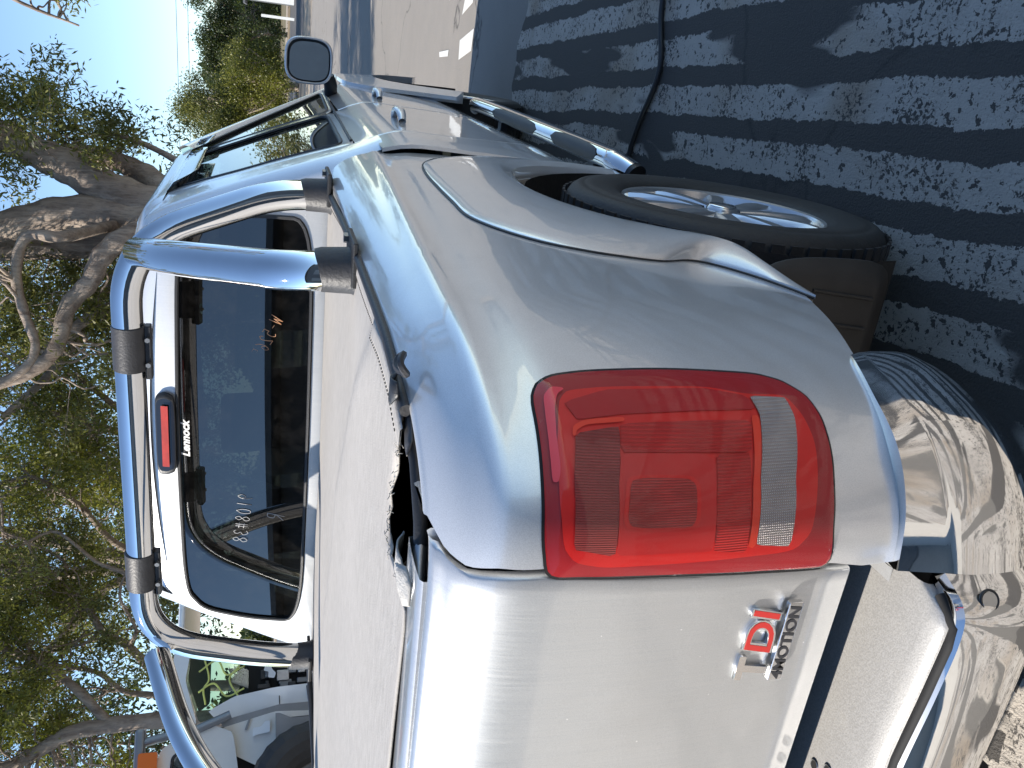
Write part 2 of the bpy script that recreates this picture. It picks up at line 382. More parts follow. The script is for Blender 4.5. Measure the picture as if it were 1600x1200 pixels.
# ================================================================== THE GROUND
def ground_mat():
    m, nt, b = new_mat('dry_verge'); pset(b, rough=0.95, spec=0.1)
    v = coords(nt); a = nz(nt, v, 0.15, 6, 0.6); f = nz(nt, v, 6, 8, 0.7)
    c = mixc(nt, ramp(nt, a, [(0.4, 0.0), (0.6, 1.0)]), (0.17, 0.135, 0.085), (0.10, 0.105, 0.05))
    c = mixc(nt, ramp(nt, f, [(0.35, 0.0), (0.7, 0.6)]), c, (0.24, 0.20, 0.15))
    nt.links.new(c, b.inputs['Base Color']); bump(nt, b, f, 0.6, 0.05); return m
def asphalt_mat():
    m, nt, b = new_mat('worn_asphalt'); pset(b, spec=0.3)
    tc = N(nt, 'ShaderNodeTexCoord'); v = tc.outputs['Object']
    big = nz(nt, v, 0.5, 6, 0.6); mid = nz(nt, v, 4, 6, 0.65); fine = nz(nt, v, 170, 3, 0.7); grit = nz(nt, v, 60, 4, 0.7)
    c = mixc(nt, big, (0.27, 0.245, 0.215), (0.345, 0.312, 0.272))
    c = mixc(nt, ramp(nt, mid, [(0.35, 0.0), (0.65, 0.5)]), c, (0.25, 0.232, 0.21))
    c = mixc(nt, ramp(nt, fine, [(0.35, 0.0), (0.7, 0.5)]), c, (0.11, 0.105, 0.10))
    # drips and cracks
    vo = N(nt, 'ShaderNodeTexVoronoi', feature='DISTANCE_TO_EDGE'); vo.inputs['Scale'].default_value = 0.35
    dv = N(nt, 'ShaderNodeVectorMath', operation='ADD'); nn = N(nt, 'ShaderNodeTexNoise'); nn.inputs['Scale'].default_value = 1.4; nn.inputs['Detail'].default_value = 6
    nt.links.new(v, nn.inputs['Vector']); nt.links.new(v, dv.inputs[0]); nt.links.new(nn.outputs['Color'], dv.inputs[1]); nt.links.new(dv.outputs[0], vo.inputs['Vector'])
    crack = ramp(nt, vo.outputs['Distance'], [(0.0, 1.0), (0.006, 0.0)])
    c = mixc(nt, math_(nt, 'MULTIPLY', crack, 0.8), c, (0.05, 0.048, 0.045))
    vs = N(nt, 'ShaderNodeTexVoronoi'); vs.inputs['Scale'].default_value = 6; nt.links.new(v, vs.inputs['Vector'])
    spot = math_(nt, 'MULTIPLY', ramp(nt, vs.outputs['Distance'], [(0.02, 1.0), (0.10, 0.0)]), math_(nt, 'GREATER_THAN', nz(nt, v, 3.3, 1), 0.56))
    c = mixc(nt, math_(nt, 'MULTIPLY', spot, 0.7), c, (0.06, 0.055, 0.05))
    # old broad painted hatch lines, worn through
    sp = N(nt, 'ShaderNodeSeparateXYZ'); nt.links.new(v, sp.inputs[0]); X, Y = sp.outputs[0], sp.outputs[1]
    wob = nz(nt, v, 1.3, 3); wob2 = nz(nt, v, 22, 6, 0.75)
    wob3 = nz(nt, v, 4.0, 3)
    yy = math_(nt, 'ADD', math_(nt, 'MULTIPLY_ADD', X, -0.083, Y), math_(nt, 'MULTIPLY', math_(nt, 'SUBTRACT', wob, 0.5), 0.07))
    yy = math_(nt, 'ADD', yy, math_(nt, 'MULTIPLY', math_(nt, 'SUBTRACT', wob2, 0.5), 0.045))
    yy = math_(nt, 'ADD', yy, math_(nt, 'MULTIPLY', math_(nt, 'SUBTRACT', wob3, 0.5), 0.035))
    ph = math_(nt, 'FRACT', math_(nt, 'MULTIPLY', math_(nt, 'ADD', yy, 1.43+21*0.165), 1/0.165))
    ph2 = math_(nt, 'FRACT', math_(nt, 'MULTIPLY', math_(nt, 'ADD', yy, 30.0), 1/0.62))
    behind = math_(nt, 'LESS_THAN', math_(nt, 'ADD', X, math_(nt, 'MULTIPLY', wob, .4)), -.65)
    stripe = mixc(nt, behind, math_(nt, 'LESS_THAN', ph, 0.60), math_(nt, 'LESS_THAN', ph2, 0.74))
    ends = nz(nt, coords(nt, (0.9, 3.5, 1)), 1.1, 3, 0.5)
    stripe = math_(nt, 'MULTIPLY', stripe, ramp(nt, ends, [(0.40, 0.0), (0.43, 1.0)]))
    zone = math_(nt, 'MULTIPLY', math_(nt, 'LESS_THAN', math_(nt, 'ADD', X, math_(nt, 'MULTIPLY', wob, 1.2)), 3.9), math_(nt, 'GREATER_THAN', math_(nt, 'ADD', X, wob), -3.2))
    zone = math_(nt, 'MULTIPLY', zone, math_(nt, 'LESS_THAN', Y, math_(nt, 'MULTIPLY_ADD', behind, -.6, 1.6))); zone = math_(nt, 'MULTIPLY', zone, math_(nt, 'GREATER_THAN', Y, -3.0))
    wear_hi = nz(nt, v, 75, 5, 0.75, 0.6); wear_lo = nz(nt, v, 5, 4, 0.6)
    thr = math_(nt, 'MULTIPLY_ADD', wear_lo, 0.60, 0.115)
    pm = math_(nt, 'GREATER_THAN', wear_hi, math_(nt, 'SUBTRACT', thr, 0.0))
    pits = math_(nt, 'GREATER_THAN', nz(nt, v, 34, 3, 0.6), 0.39)
    pm = math_(nt, 'MULTIPLY', pm, pits)
    mask = math_(nt, 'MULTIPLY', math_(nt, 'MULTIPLY', stripe, zone), pm)
    pale = math_(nt, 'MULTIPLY', math_(nt, 'LESS_THAN', math_(nt, 'ADD', X, wob), -1.0), 0.85)
    c = mixc(nt, pale, c, mixc(nt, mid, (0.52, 0.475, 0.41), (0.66, 0.61, 0.53)))
    # dark resurfaced strips between lines
    dk = math_(nt, 'MULTIPLY', zone, math_(nt, 'SUBTRACT', 1.0, mask))
    c = mixc(nt, math_(nt, 'MULTIPLY', dk, math_(nt, 'MULTIPLY_ADD', behind, -0.12, 0.85)), c, mixc(nt, fine, (0.036, 0.033, 0.031), (0.066, 0.060, 0.055)))
    pc = mixc(nt, nz(nt, v, 9, 5), (0.38, 0.34, 0.295), (0.56, 0.51, 0.445))
    pc = mixc(nt, ramp(nt, nz(nt, v, 1.6, 3), [(0.50, 0.0), (0.66, 0.6)]), pc, (0.27, 0.19, 0.11))
    pc = mixc(nt, ramp(nt, grit, [(0.30, 0.6), (0.42, 0.0)]), pc, (0.16, 0.15, 0.14))
    c = mixc(nt, mask, c, pc)
    nt.links.new(c, b.inputs['Base Color'])
    nt.links.new(math_(nt, 'MULTIPLY_ADD', fine, 0.2, 0.72), b.inputs['Roughness'])
    bump(nt, b, math_(nt, 'ADD', math_(nt, 'ADD', fine, math_(nt, 'MULTIPLY', grit, 0.8)), math_(nt, 'MULTIPLY', mask, 0.6)), 0.7, 0.006)
    return m
def sheet(name, pts, z, mat, kind='structure'):
    o = mobj(name, [(x, y, z) for x, y in pts], [tuple(range(len(pts)))], mat, None, False); return tag(o, kind=kind)
M['ground'] = ground_mat(); M['asphalt'] = asphalt_mat()
M['road'] = simple('road_asphalt', (0.085, 0.085, 0.088), 0.85, 0, 0, 0.25, 1.5)
M['dirt'] = simple('pale_dirt', (0.30, 0.245, 0.18), 0.95, 0, 0, 0.3, 0.8, 0.5, 3)
M['marking'] = simple('road_marking', (0.62, 0.61, 0.57), 0.8, 0, 0, 0.2, 6)
sheet('ground', [(-600, -900), (1800, -900), (1800, 900), (-600, 900)], -0.008, M['ground'])
sheet('asphalt_yard', [(-22, -40), (29, -40), (29, 9), (24, 12), (-22, 12)], 0.0, M['asphalt'])
sheet('dirt_strip', [(29.0, -90), (36, -90), (36, 60), (29.0, 60)], -0.004, M['dirt'])
sheet('road', [(36, -200), (58, -200), (58, 200), (36, 200)], 0.0, M['road'])
sheet('footpath', [(60, -200), (72, -200), (72, 200), (60, 200)], -0.004, M['dirt'])
# three faded road marks near the front of the shadow
for pts in ([(4.55, -1.72), (4.85, -1.62), (4.95, -1.42), (4.62, -1.50)], [(4.50, -1.33), (4.95, -1.24), (4.93, -1.10), (4.52, -1.18)], [(5.35, -1.16), (5.75, -1.13), (5.72, -1.09), (5.36, -1.11)], [(5.1, -1.62), (5.5, -1.56), (5.5, -1.53), (5.1, -1.58)]):
    sheet('painted_mark', pts, 0.004, M['marking'])
kb = [box('kerb', (58.9, -140+i*56, 0.06), (0.3, 55.9, 0.12), M['dirt']) for i in range(5)]
for k in kb: tag(k, kind='structure')
# hose on the ground
hp = catmull([(1.2, -2.6, .012), (1.33, -1.9, .012), (1.357, -1.457, .012), (1.276, -1.214, .012), (1.385, -0.994, .012), (1.42, -0.80, .012), (1.35, -0.3, .012)], 8)
tag(tube('hose', hp, 0.011, M['black'], None, 8), 'thin black rubber hose lying across the painted asphalt beside the step bar', 'hose')

# ================================================================== THE PICKUP
truck = empty('pickup_truck'); tag(truck, 'silver double cab pickup truck with chrome sports bar, torn tonneau cover and dusty chrome bumper', 'pickup truck')
# ---- bed side
def arch_bottom(X):
    if X >= .50: return .50
    if X > -.50: return .39+math.sqrt(max(0, .5**2-X*X))
    return float(np.interp(X, [-1.06, -1.03, -.885, -.64, -.5], [.695, .695, .645, .548, .55])[()]) if X < -.5 else .5
def bed_side():
    js = [-1+k/44 for k in range(44)]+[k/34 for k in range(35)]
    rows = 54; P = []
    for i in range(rows):
        t = i/(rows-1); row = []
        for j in js:
            # bottom of this column, from a first guess of X
            zz = .9
            q0 = -(.592-(-xrf(zz)+RX))/KQ
            q = q0*(-j) if j < 0 else j*q_of_y(seam_y(zz)+.005, zz)
            X = SB(q, zz)[0]; zb = arch_bottom(X)
            z = zb+(ZTOP-zb)*(1-(1-t)**1.35)
            q0 = -(.592-(-xrf(z)+RX))/KQ
            q = q0*(-j) if j < 0 else j*q_of_y(seam_y(z)+.005, z)
            row.append(SB(q, z))
        P.append(row)
    P = np.array(P)
    # rail top and inner lip
    top = P[-1]; rail = []
    for dx, dz in ((.004, .003), (.010, .003), (.014, -.002), (.015, -.05)):
        rr = top.copy()
        for k in range(len(js)):
            a = max(0, js[k])*PI/2; d = np.array((math.sin(a), math.cos(a), 0)); rr[k] = top[k]+d*dx; rr[k, 2] = ZTOP+dz
        rail.append(rr)
    # seam return at the tailgate and bottom return
    P = np.concatenate([P, np.array(rail)], 0)
    ret = P[:, -1:, :].copy(); ret[:, :, 0] += .06
    P = np.concatenate([P, ret], 1)
    bot = P[:1].copy(); bot[:, :, 1] += .03; P = np.concatenate([bot, P], 0)
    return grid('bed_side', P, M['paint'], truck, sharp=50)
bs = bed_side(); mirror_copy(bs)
# ---- wheel arch flare
OUT = [(.60, .52), (.575, .62), (.56, .72), (.545, .82), (.53, .90), (.47, .985), (.36, 1.035), (.20, 1.055), (.03, 1.060), (-.14, 1.060), (-.27, 1.057), (-.375, 1.022), (-.455, .965), (-.487, .90), (-.497, .83), (-.494, .762), (-.462, .70), (-.468, .655), (-.515, .603), (-.570, .570), (-.632, .546)]
LIP = [(.475, .46), (.475, .52), (.462, .59), (.435, .66), (.40, .72), (.345, .775), (.27, .825), (.18, .852), (.06, .868), (-.06, .868), (-.17, .845), (-.25, .815), (-.31, .775), (-.355, .735), (-.392, .69), (-.415, .655), (-.437, .615), (-.46, .585), (-.51, .565), (-.56, .548), (-.615, .535)]
LY = [.935, .94, .944, .946, .948, .950, .951, .952, .952, .952, .952, .952, .951, .951, .950, .950, .946, .938, .922, .908, .898]
def q_at_x(X, z):
    x0 = -xrf(z)+RX
    if X > x0: return -(X-x0)/KQ
    a = min(1, max(0, (x0-X)/RX)); return math.asin(min(1, a**(NN/2)))/(PI/2)
def flare():
    n = 5; O = catmull(OUT, n); L = catmull(LIP, n); Y = catmull([(y,) for y in LY], n)[:, 0]
    P = []
    prof = [(0, 0), (0, .0040), (.015, .0065), (.10, None), (.25, None), (.42, None), (.6, None), (.74, None), (.84, None), (.88, None), (1.0, None)]
    for t, off in prof:
        row = []
        for i in range(len(O)):
            ox, oz = O[i]; lx, lz = L[i]; q = q_at_x(ox, oz); sp = S(q, oz, 0)
            yb = -sp[1]
            x = ox+(lx-ox)*t; z = oz+(lz-oz)*t
            if off is not None: y = yb+off
            else:
                e = (yb+.0065); bulge = .007*math.sin(PI*min(1, t/.86))
                tail = max(0, (i/len(O)-.78)/.22)
                y = e+(Y[i]-e)*min(1, t/.86)**1.1+bulge*(1-tail)-(.012*(t-.86)/.14*(1-tail) if t > .86 else 0)
            row.append((x, -y, z))
        P.append(row)
    for dy, s in ((.016, .997), (.022, .990), (.035, .985), (.06, .985)):
        row = []
        for i in range(len(O)):
            lx, lz = L[i]; row.append((lx*s, -(Y[i]-dy), .39+(lz-.39)*s))
        P.append(row)
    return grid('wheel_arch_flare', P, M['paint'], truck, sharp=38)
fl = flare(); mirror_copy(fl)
# dark line round the flare
fo = catmull(OUT, 5)
tube('flare_seal', [tuple(S(q_at_x(x, z), z, .0012)+np.array((0, 0, 0.002))) for x, z in fo], .0022, M['black'], truck, 6)
# wheel housing (rear right and rear left)
for sgn in (-1, 1):
    V = []; nA = 26
    for yy in (.955-.03, .60):
        for k in range(nA):
            a = -0.15+(PI+.5)*k/(nA-1); V.append((.463*math.cos(a), sgn*yy, .39+.463*math.sin(a)))
    F = gridfaces(2, nA); c = len(V); V.append((0, sgn*.60, .39)); F += [(nA+k, nA+k+1, c) for k in range(nA-1)]
    mobj('wheel_housing', V, F, M['liner'], truck)
    # inner arch trim ahead of the wheel with a screw
    V = []
    for yy, rr in ((.945, .0), (.90, .0), (.80, .02)):
        for k in range(10):
            a = -0.2+1.0*k/9; V.append(((.470-rr)*math.cos(a), sgn*yy, .39+(.470-rr)*math.sin(a)))
# ---- mud flap
def flap(sgn):
    pts = catmull([(.885, .58), (.925, .50), (.932, .34), (.915, .293), (.88, .282), (.70, .280), (.62, .285), (.605, .31), (.60, .60)], 4)
    pts = resample(pts, 60)
    v, f = cdt(pts, .05)
    V = [(-.475+.02*(.62-z)*0-0.03*max(0, .62-z), sgn*y, z) for y, z in v]
    o = mobj('mud_flap', V, f, M['flap'], truck); solid(o, .006, 0)
    for yy in (.80, .86):
        tube('flap_rib', [(-.4905, sgn*yy, .31), (-.483, sgn*(yy+.01), .44)], .004, M['flap'], truck, 6)
for s in (-1, 1): flap(s)
# ---- tail lamp
def sm(pts, n=5): return catmull(pts, n, True)
LS = {
'lens': [(0.426, 1.138), (0.387, 1.129), (0.368, 1.111), (0.358, 1.07), (0.354, 0.994), (0.359, 0.916), (0.368, 0.846), (0.391, 0.814), (0.44, 0.791), (0.508, 0.786), (0.612, 0.792), (0.732, 0.802), (0.864, 0.807), (0.965, 0.803), (0.988, 0.812), (0.979, 0.942), (0.958, 1.083), (0.942, 1.144), (0.827, 1.149), (0.661, 1.145), (0.538, 1.141)],
'bright_edge': [(0.429, 1.127), (0.404, 1.116), (0.413, 1.101), (0.429, 1.112), (0.468, 1.119), (0.553, 1.125), (0.645, 1.127), (0.677, 1.131), (0.673, 1.137), (0.598, 1.135), (0.495, 1.131)],
'well': [(0.45, 1.113), (0.419, 1.101), (0.412, 1.054), (0.416, 0.928), (0.441, 0.879), (0.442, 0.824), (0.508, 0.813), (0.593, 0.812), (0.767, 0.829), (0.874, 0.838), (0.928, 0.86), (0.938, 0.97), (0.931, 1.084), (0.909, 1.117), (0.859, 1.13), (0.721, 1.132), (0.582, 1.127)],
'corner_line': [(0.558, 1.109), (0.529, 1.106), (0.513, 1.092), (0.51, 1.046), (0.524, 1.048), (0.527, 1.091), (0.541, 1.103), (0.556, 1.105)],
'rib_left': [(0.55, 1.105), (0.535, 1.055), (0.698, 1.069), (0.898, 1.076), (0.867, 1.12), (0.67, 1.115)],
'rib_top': [(0.528, 1.053), (0.527, 0.89), (0.625, 0.905), (0.621, 0.961), (0.61, 1.061)],
'red_square': [(0.613, 1.061), (0.624, 0.966), (0.64, 0.956), (0.669, 0.955), (0.752, 0.96), (0.907, 0.965), (0.896, 1.075), (0.698, 1.069)],
'small_rect': [(0.69, 1.056), (0.685, 1.042), (0.692, 0.991), (0.712, 0.982), (0.808, 0.986), (0.83, 0.992), (0.823, 1.042), (0.815, 1.06), (0.791, 1.063)],
'rib_right': [(0.629, 0.95), (0.625, 0.907), (0.757, 0.918), (0.918, 0.923), (0.908, 0.964), (0.752, 0.959)],
'bright_line': [(0.514, 0.888), (0.513, 0.877), (0.698, 0.902), (0.906, 0.913), (0.904, 0.922), (0.722, 0.913)],
'side_facet': [(0.457, 1.108), (0.424, 1.056), (0.425, 0.93), (0.45, 0.88), (0.493, 0.876), (0.5, 1.047), (0.511, 1.099)],
'reverse': [(0.45, 0.877), (0.455, 0.827), (0.52, 0.828), (0.703, 0.855), (0.909, 0.867), (0.897, 0.912), (0.698, 0.901), (0.508, 0.875)]}
def rounded(pts, r=0.25, n=4):
    P = [np.array(p, float) for p in pts]; m = len(P); out = []
    for i in range(m):
        a, b, c = P[i-1], P[i], P[(i+1) % m]
        p0 = b+(a-b)*min(r, .5); p2 = b+(c-b)*min(r, .5)
        for k in range(n+1):
            t = k/n; out.append((1-t)**2*p0+2*t*(1-t)*b+t*t*p2)
    return np.array(out)
def patch(name, key, off, mat, parent, sp=.012, grow=0.0, thick=0.0, smooth_=True, scale=None):
    pts = rounded(LS[key], .28 if key in ('lens', 'well', 'small_rect', 'small_big', 'bright_edge', 'corner_line') else .07)
    pts = resample(pts*np.array([KQ, 1]), max(24, int(len(pts)*1.5)))
    if grow:
        c = pts.mean(0); d = np.roll(pts, -1, 0)-np.roll(pts, 1, 0); nn = np.stack([d[:, 1], -d[:, 0]], 1); nn /= np.linalg.norm(nn, axis=1)[:, None]+1e-9
        if np.sum(nn*(pts-c)) < 0: nn = -nn
        pts = pts+nn*grow
    v, f = cdt(pts, sp)
    o = mobj(name, [S(x/KQ, z, off if not callable(off) else off(x/KQ, z)) for x, z in v], f, mat, parent)
    if thick: solid(o, thick, -1 if SNflip else 1)
    return o
SNflip = True
lamp = patch('tail_lamp', 'lens', .0022, M['l_base'], truck)
patch('lamp_gap', 'lens', .0012, M['void'], truck, grow=.0032)
def lens_off(q, z):
    P = np.array(LS['lens'])*np.array([KQ, 1]); d = np.min(np.linalg.norm(resample(P, 160)-np.array((q*KQ, z)), axis=1))
    return .003+.009*min(1, d/.016)**.5
patch('bright_rim', 'bright_edge', .0045, M['l_edge'], lamp)
patch('lamp_reflector', 'well', .0036, M['l_well'], lamp)
patch('lamp_facet', 'side_facet', .0048, M['l_facet'], lamp)
patch('light_guide', 'corner_line', .0058, M['l_line'], lamp, .006)
patch('brake_segment', 'rib_left', .0052, M['l_ribl'], lamp)
patch('brake_segment', 'rib_top', .0050, M['l_ribt'], lamp)
patch('indicator_frame', 'red_square', .0056, M['l_sq'], lamp)
LS['small_big'] = [((np.array(p)-np.array((.757, 1.022)))*1.13+np.array((.757, 1.022))).tolist() for p in LS['small_rect']]
patch('indicator_rim', 'small_big', .0062, M['l_well'], lamp)
patch('indicator_lens', 'small_rect', .0068, M['l_small'], lamp)
patch('brake_segment', 'rib_right', .0050, M['l_ribt'], lamp)
patch('light_guide', 'bright_line', .0056, M['l_line'], lamp, .006)
patch('reversing_lens', 'reverse', .0054, M['l_rev'], lamp)
lens = patch('outer_lens', 'lens', lens_off, M['lens'], lamp, .006, grow=-.001)
lamp2 = mirror_copy(lamp)
# ---- tailgate
def tailgate():
    zs = [.757, .760, .768, .78, .795, .81]+list(np.linspace(.83, 1.19, 26))+[1.205, 1.217, 1.227, 1.235, 1.241]
    P = []
    for z in zs:
        row = []; ye = seam_y(z)-.004
        x = -xrf(z)
        if z < .80: x += (.80-z)*.2
        if z > 1.20: x += (z-1.20)**2*5
        ys_ = [-ye, -ye+.001, -ye+.004]+list(np.linspace(-ye+.02, ye-.02, 44))+[ye-.004, ye-.001, ye]
        for k, y in enumerate(ys_):
            xx = x
            # follow the rounded corner of the body
            a = abs(y); y0 = ysf(z)-RY
            if a > y0: xx += RX*(1-(1-((a-y0)/RY)**NN)**(1/NN))
            if k in (0, len(ys_)-1): xx += .012
            if k in (1, len(ys_)-2): xx += .002
            # shallow pressing
            xx += 0
            row.append((xx, y, z))
        P.append(row)
    first = [[(x+.02, y, z) for x, y, z in P[0]]]; l = P[-1]
    last = [[(x+dx, y, z+dz) for x, y, z in l] for dx, dz in ((.004, .005), (.012, .008), (.022, .008), (.026, .003), (.027, -.03))]
    P = first+P+last
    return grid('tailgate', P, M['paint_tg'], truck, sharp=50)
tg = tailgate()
def tcap():
    P = []
    for dx, z in ((0, 1.225), (.001, 1.251), (.006, 1.2545), (.02, 1.255), (.06, 1.255), (.09, 1.253), (.093, 1.21)):
        P.append([(-1.047+dx+.012*(y/.68)**4, y, z) for y in np.linspace(-.672, .672, 30)])
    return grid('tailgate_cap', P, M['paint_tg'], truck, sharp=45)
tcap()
box('tailgate_inner', (-1.04, 0, 1.0), (.03, 1.36, .42), M['void'], truck)
# badges
def TM(x, y, z, rot=0.0, tilt=0.0):   # text frame on the tailgate: text x -> -Y, text y -> +Z, text normal -> -X
    m = Matrix(((0, 0, -1, x), (-1, 0, 0, y), (0, 1, 0, z), (0, 0, 0, 1)))
    return m @ Matrix.Rotation(rot, 4, 'Z')
xs_ = -xrf(.87)-.001
bt = text_obj('badge_letters', 'DI', .052, .0022, M['chrome_c'], tg, TM(xs_-.002, -.6065, .856, 0), .18, .0022, .066, bev=.0004)
text_obj('badge_letter_faces', 'DI', .0495, .0004, M['red_enamel'], tg, TM(xs_-.0047, -.608, .8568, 0), .18, .0006, .0625)
text_obj('badge_letters', 'T', .052, .0022, M['chrome_c'], tg, TM(xs_-.002, -.570, .856, 0), .18, .0022, .036, bev=.0004)
bb = box('badge_strip', (xs_-.0035, -.6230, .8400), (.007, .110, .0185), M['chrome_c'], tg, .0012)
text_obj('badge_letters', '4MOTION', .0195, .0004, M['black_print'], tg, TM(xs_-.0074, -.570, .8332, 0), .1, .0006, .104)
# ---- bumper
CORNER = [ # inner, rim, top crease, mid, low, under
 [(-.868, -.872, .650), (-.865, -.882, .650), (-.862, -.885, .640), (-.856, -.884, .60), (-.845, -.874, .545), (-.85, -.855, .505)],
 [(-.897, -.874, .664), (-.893, -.889, .664), (-.888, -.893, .646), (-.882, -.894, .60), (-.868, -.884, .540), (-.87, -.862, .500)],
 [(-.958, -.858, .682), (-.960, -.872, .682), (-.945, -.882, .650), (-.945, -.886, .60), (-.930, -.875, .535), (-.925, -.85, .492)],
 [(-1.036, -.826, .700), (-1.047, -.837, .700), (-1.037, -.850, .652), (-1.042, -.853, .60), (-1.022, -.842, .530), (-1.00, -.815, .487)],
 [(-1.078, -.765, .703), (-1.092, -.777, .703), (-1.100, -.784, .653), (-1.107, -.789, .60), (-1.086, -.783, .527), (-1.05, -.765, .483)],
 [(-1.092, -.700, .701), (-1.108, -.703, .701), (-1.130, -.712, .654), (-1.140, -.7145, .603), (-1.121, -.708, .525), (-1.09, -.70, .48)]]
CENTRE = [
 [(-1.10, -.700, .650), (-1.122, -.7025, .659), (-1.130, -.7122, .655), (-1.140, -.7147, .603), (-1.121, -.708, .525), (-1.09, -.70, .48)],
 [(-1.12, -.680, .650), (-1.158, -.688, .659), (-1.168, -.693, .656), (-1.174, -.694, .603), (-1.152, -.688, .525), (-1.10, -.68, .48)],
 [(-1.13, -.650, .650), (-1.170, -.655, .659), (-1.180, -.657, .656), (-1.188, -.659, .604), (-1.166, -.652, .525), (-1.12, -.64, .48)],
 [(-1.13, -.560, .650), (-1.166, -.560, .659), (-1.178, -.562, .656), (-1.190, -.563, .604), (-1.170, -.56, .525), (-1.12, -.55, .48)],
 [(-1.13, -.440, .650), (-1.159, -.440, .659), (-1.172, -.442, .656), (-1.188, -.442, .604), (-1.170, -.44, .525), (-1.12, -.44, .48)],
 [(-1.13, -.30, .650), (-1.162, -.30, .659), (-1.174, -.30, .656), (-1.190, -.30, .604), (-1.172, -.30, .525), (-1.12, -.30, .48)],
 [(-1.13, 0, .650), (-1.164, 0, .659), (-1.176, 0, .656), (-1.192, 0, .604), (-1.174, 0, .525), (-1.12, 0, .48)]]
def bsec(B):
    P = []
    for inn, rim, cr, mid, low, und in B:
        sec = [inn+np.array((0, 0, -.03)), inn, inn+(rim-inn)*.6+np.array((0, 0, .001)), rim]
        for t in (.12, .4, .7, .92): sec.append(rim+(cr-rim)*t)
        sec.append(cr)
        for t in (.06, .2, .4, .6, .8): sec.append(cr+(mid-cr)*t+(mid-cr)*np.array((1, 1, 0))*(math.sin(t*PI)*.35))
        sec.append(mid)
        for t in (.25, .5, .75): sec.append(mid+(low-mid)*t-(low-mid)*np.array((1, 1, 0))*math.sin(t*PI)*.35)
        sec += [low, low+(und-low)*.5+(und-low)*np.array((-.1, -.1, .12)), und, und+(np.array((.03, .02, .0)) if und[0] > -1.06 and und[1] < 0 else np.array((.12, 0, -.01)))]
        P.append(sec)
    return np.array(P)
def bumper():
    A = np.array(CORNER); B = np.stack([catmull(A[:, k], 8) for k in range(6)], 1); PR = bsec(B)
    # close the inner end of the corner piece
    endc = PR[-1].copy(); endc[:, 0] = np.maximum(endc[:, 0], -1.06)*0-1.05; endc[:, 2] = PR[-1][:, 2]
    PR = np.concatenate([PR, endc[None]], 0)
    PL = PR*np.array((1, -1, 1))
    A = np.array(CENTRE); A = np.concatenate([A, (A[:-1]*np.array((1, -1, 1)))[::-1]], 0)
    B = np.stack([catmull(A[:, k], 6) for k in range(6)], 1); PC = bsec(B)
    V, F = [], []
    for P_ in (PR, PC, PL):
        b0 = len(V); V += [tuple(v) for v in P_.reshape(-1, 3)]; F += [tuple(i+b0 for i in f) for f in gridfaces(P_.shape[0], P_.shape[1])]
    return mobj('rear_bumper', V, F, M['chrome_b'], truck, True, 35)
bp_ = bumper()
# end cap between the bumper end and the body, step pad, its groove, treads
padY = [(-1.118, -.690), (-1.158, -.700), (-1.172, -.686), (-1.172, -.655), (-1.168, -.56), (-1.160, -.455), (-1.165, -.40), (-1.16, 0), (-1.0, 0), (-1.0, -.655)]
def pad():
    half = [np.array(p, float) for p in padY]
    full = half[:8]+[p*np.array((1, -1)) for p in half[:7]][::-1]+[np.array((-1.0, .66)), np.array((-1.0, -.66))]
    r = rounded(full, .2, 3); pts = resample(r, 150); v, f = cdt(pts, .03)
    o = mobj('step_pad', [(x, y, .6675) for x, y in v], f, M['step'], bp_); solid(o, .012, 1 if False else -1); return o
def steppart():
    # pad surface with a rounded drop into the dark groove at its rear edge
    P = []
    ys_ = np.linspace(-.688, .688, 80)
    def edge(y): return float(np.interp(abs(y), [0, .40, .455, .56, .655, .68, .688], [-1.156, -1.155, -1.152, -1.159, -1.163, -1.156, -1.118]))
    for dx, dz in ((.0, -.010), (.001, -.004), (.005, .0), (.012, .0025), (.03, .003), (.08, .003), (.16, .003)):
        P.append([(edge(y)+dx if dx < .1 else -.99, y*(1-.0*dx), .662+dz) for y in ys_])
    return grid('step_pad', P, M['step'], bp_)
steppart()
gr = []
for y in np.linspace(-.686, .686, 60):
    e = float(np.interp(abs(y), [0, .40, .455, .56, .655, .68, .688], [-1.156, -1.155, -1.152, -1.159, -1.163, -1.156, -1.118])); gr.append((e-.0075, y, .6555))
tube('pad_groove', gr, .0068, M['void'], bp_, 8)
# perforated tread holes near the middle
for r in range(4):
    for c in range(6):
        hx, hy = -1.125+r*.024, -.350+c*.032+(r % 2)*.016
        tube('tread_hole', [(hx, hy, .6655), (hx, hy, .6665)], .0062, M['void'], bp_, 12)
        ring = [(hx+.007*math.cos(a), hy+.007*math.sin(a), .6662) for a in np.linspace(0, 2*PI, 13)]
        tube('tread_rim', ring, .0010, M['steel'], bp_, 5)
box('bumper_core', (-1.03, 0, .58), (.14, 1.5, .12), M['void'], truck)
# parking sensor, dents
def sensor(p, n, r=.0115):
    n = Vector(n).normalized(); p = Vector(p)
    a = n.orthogonal().normalized(); b_ = n.cross(a)
    ring = [p+(a*math.cos(t)+b_*math.sin(t))*r for t in np.linspace(0, 2*PI, 25)]
    tube('sensor_ring', ring, .0017, M['black'], bp_, 6)
    tube('parking_sensor', [p-n*.004, p+n*.0012], r*.85, M['chrome_b'], bp_, 20)
sensor((-1.168, -.700, .622), (-.80, -.50, .10)); sensor((-1.168, .700, .622), (-.80, .50, .10))
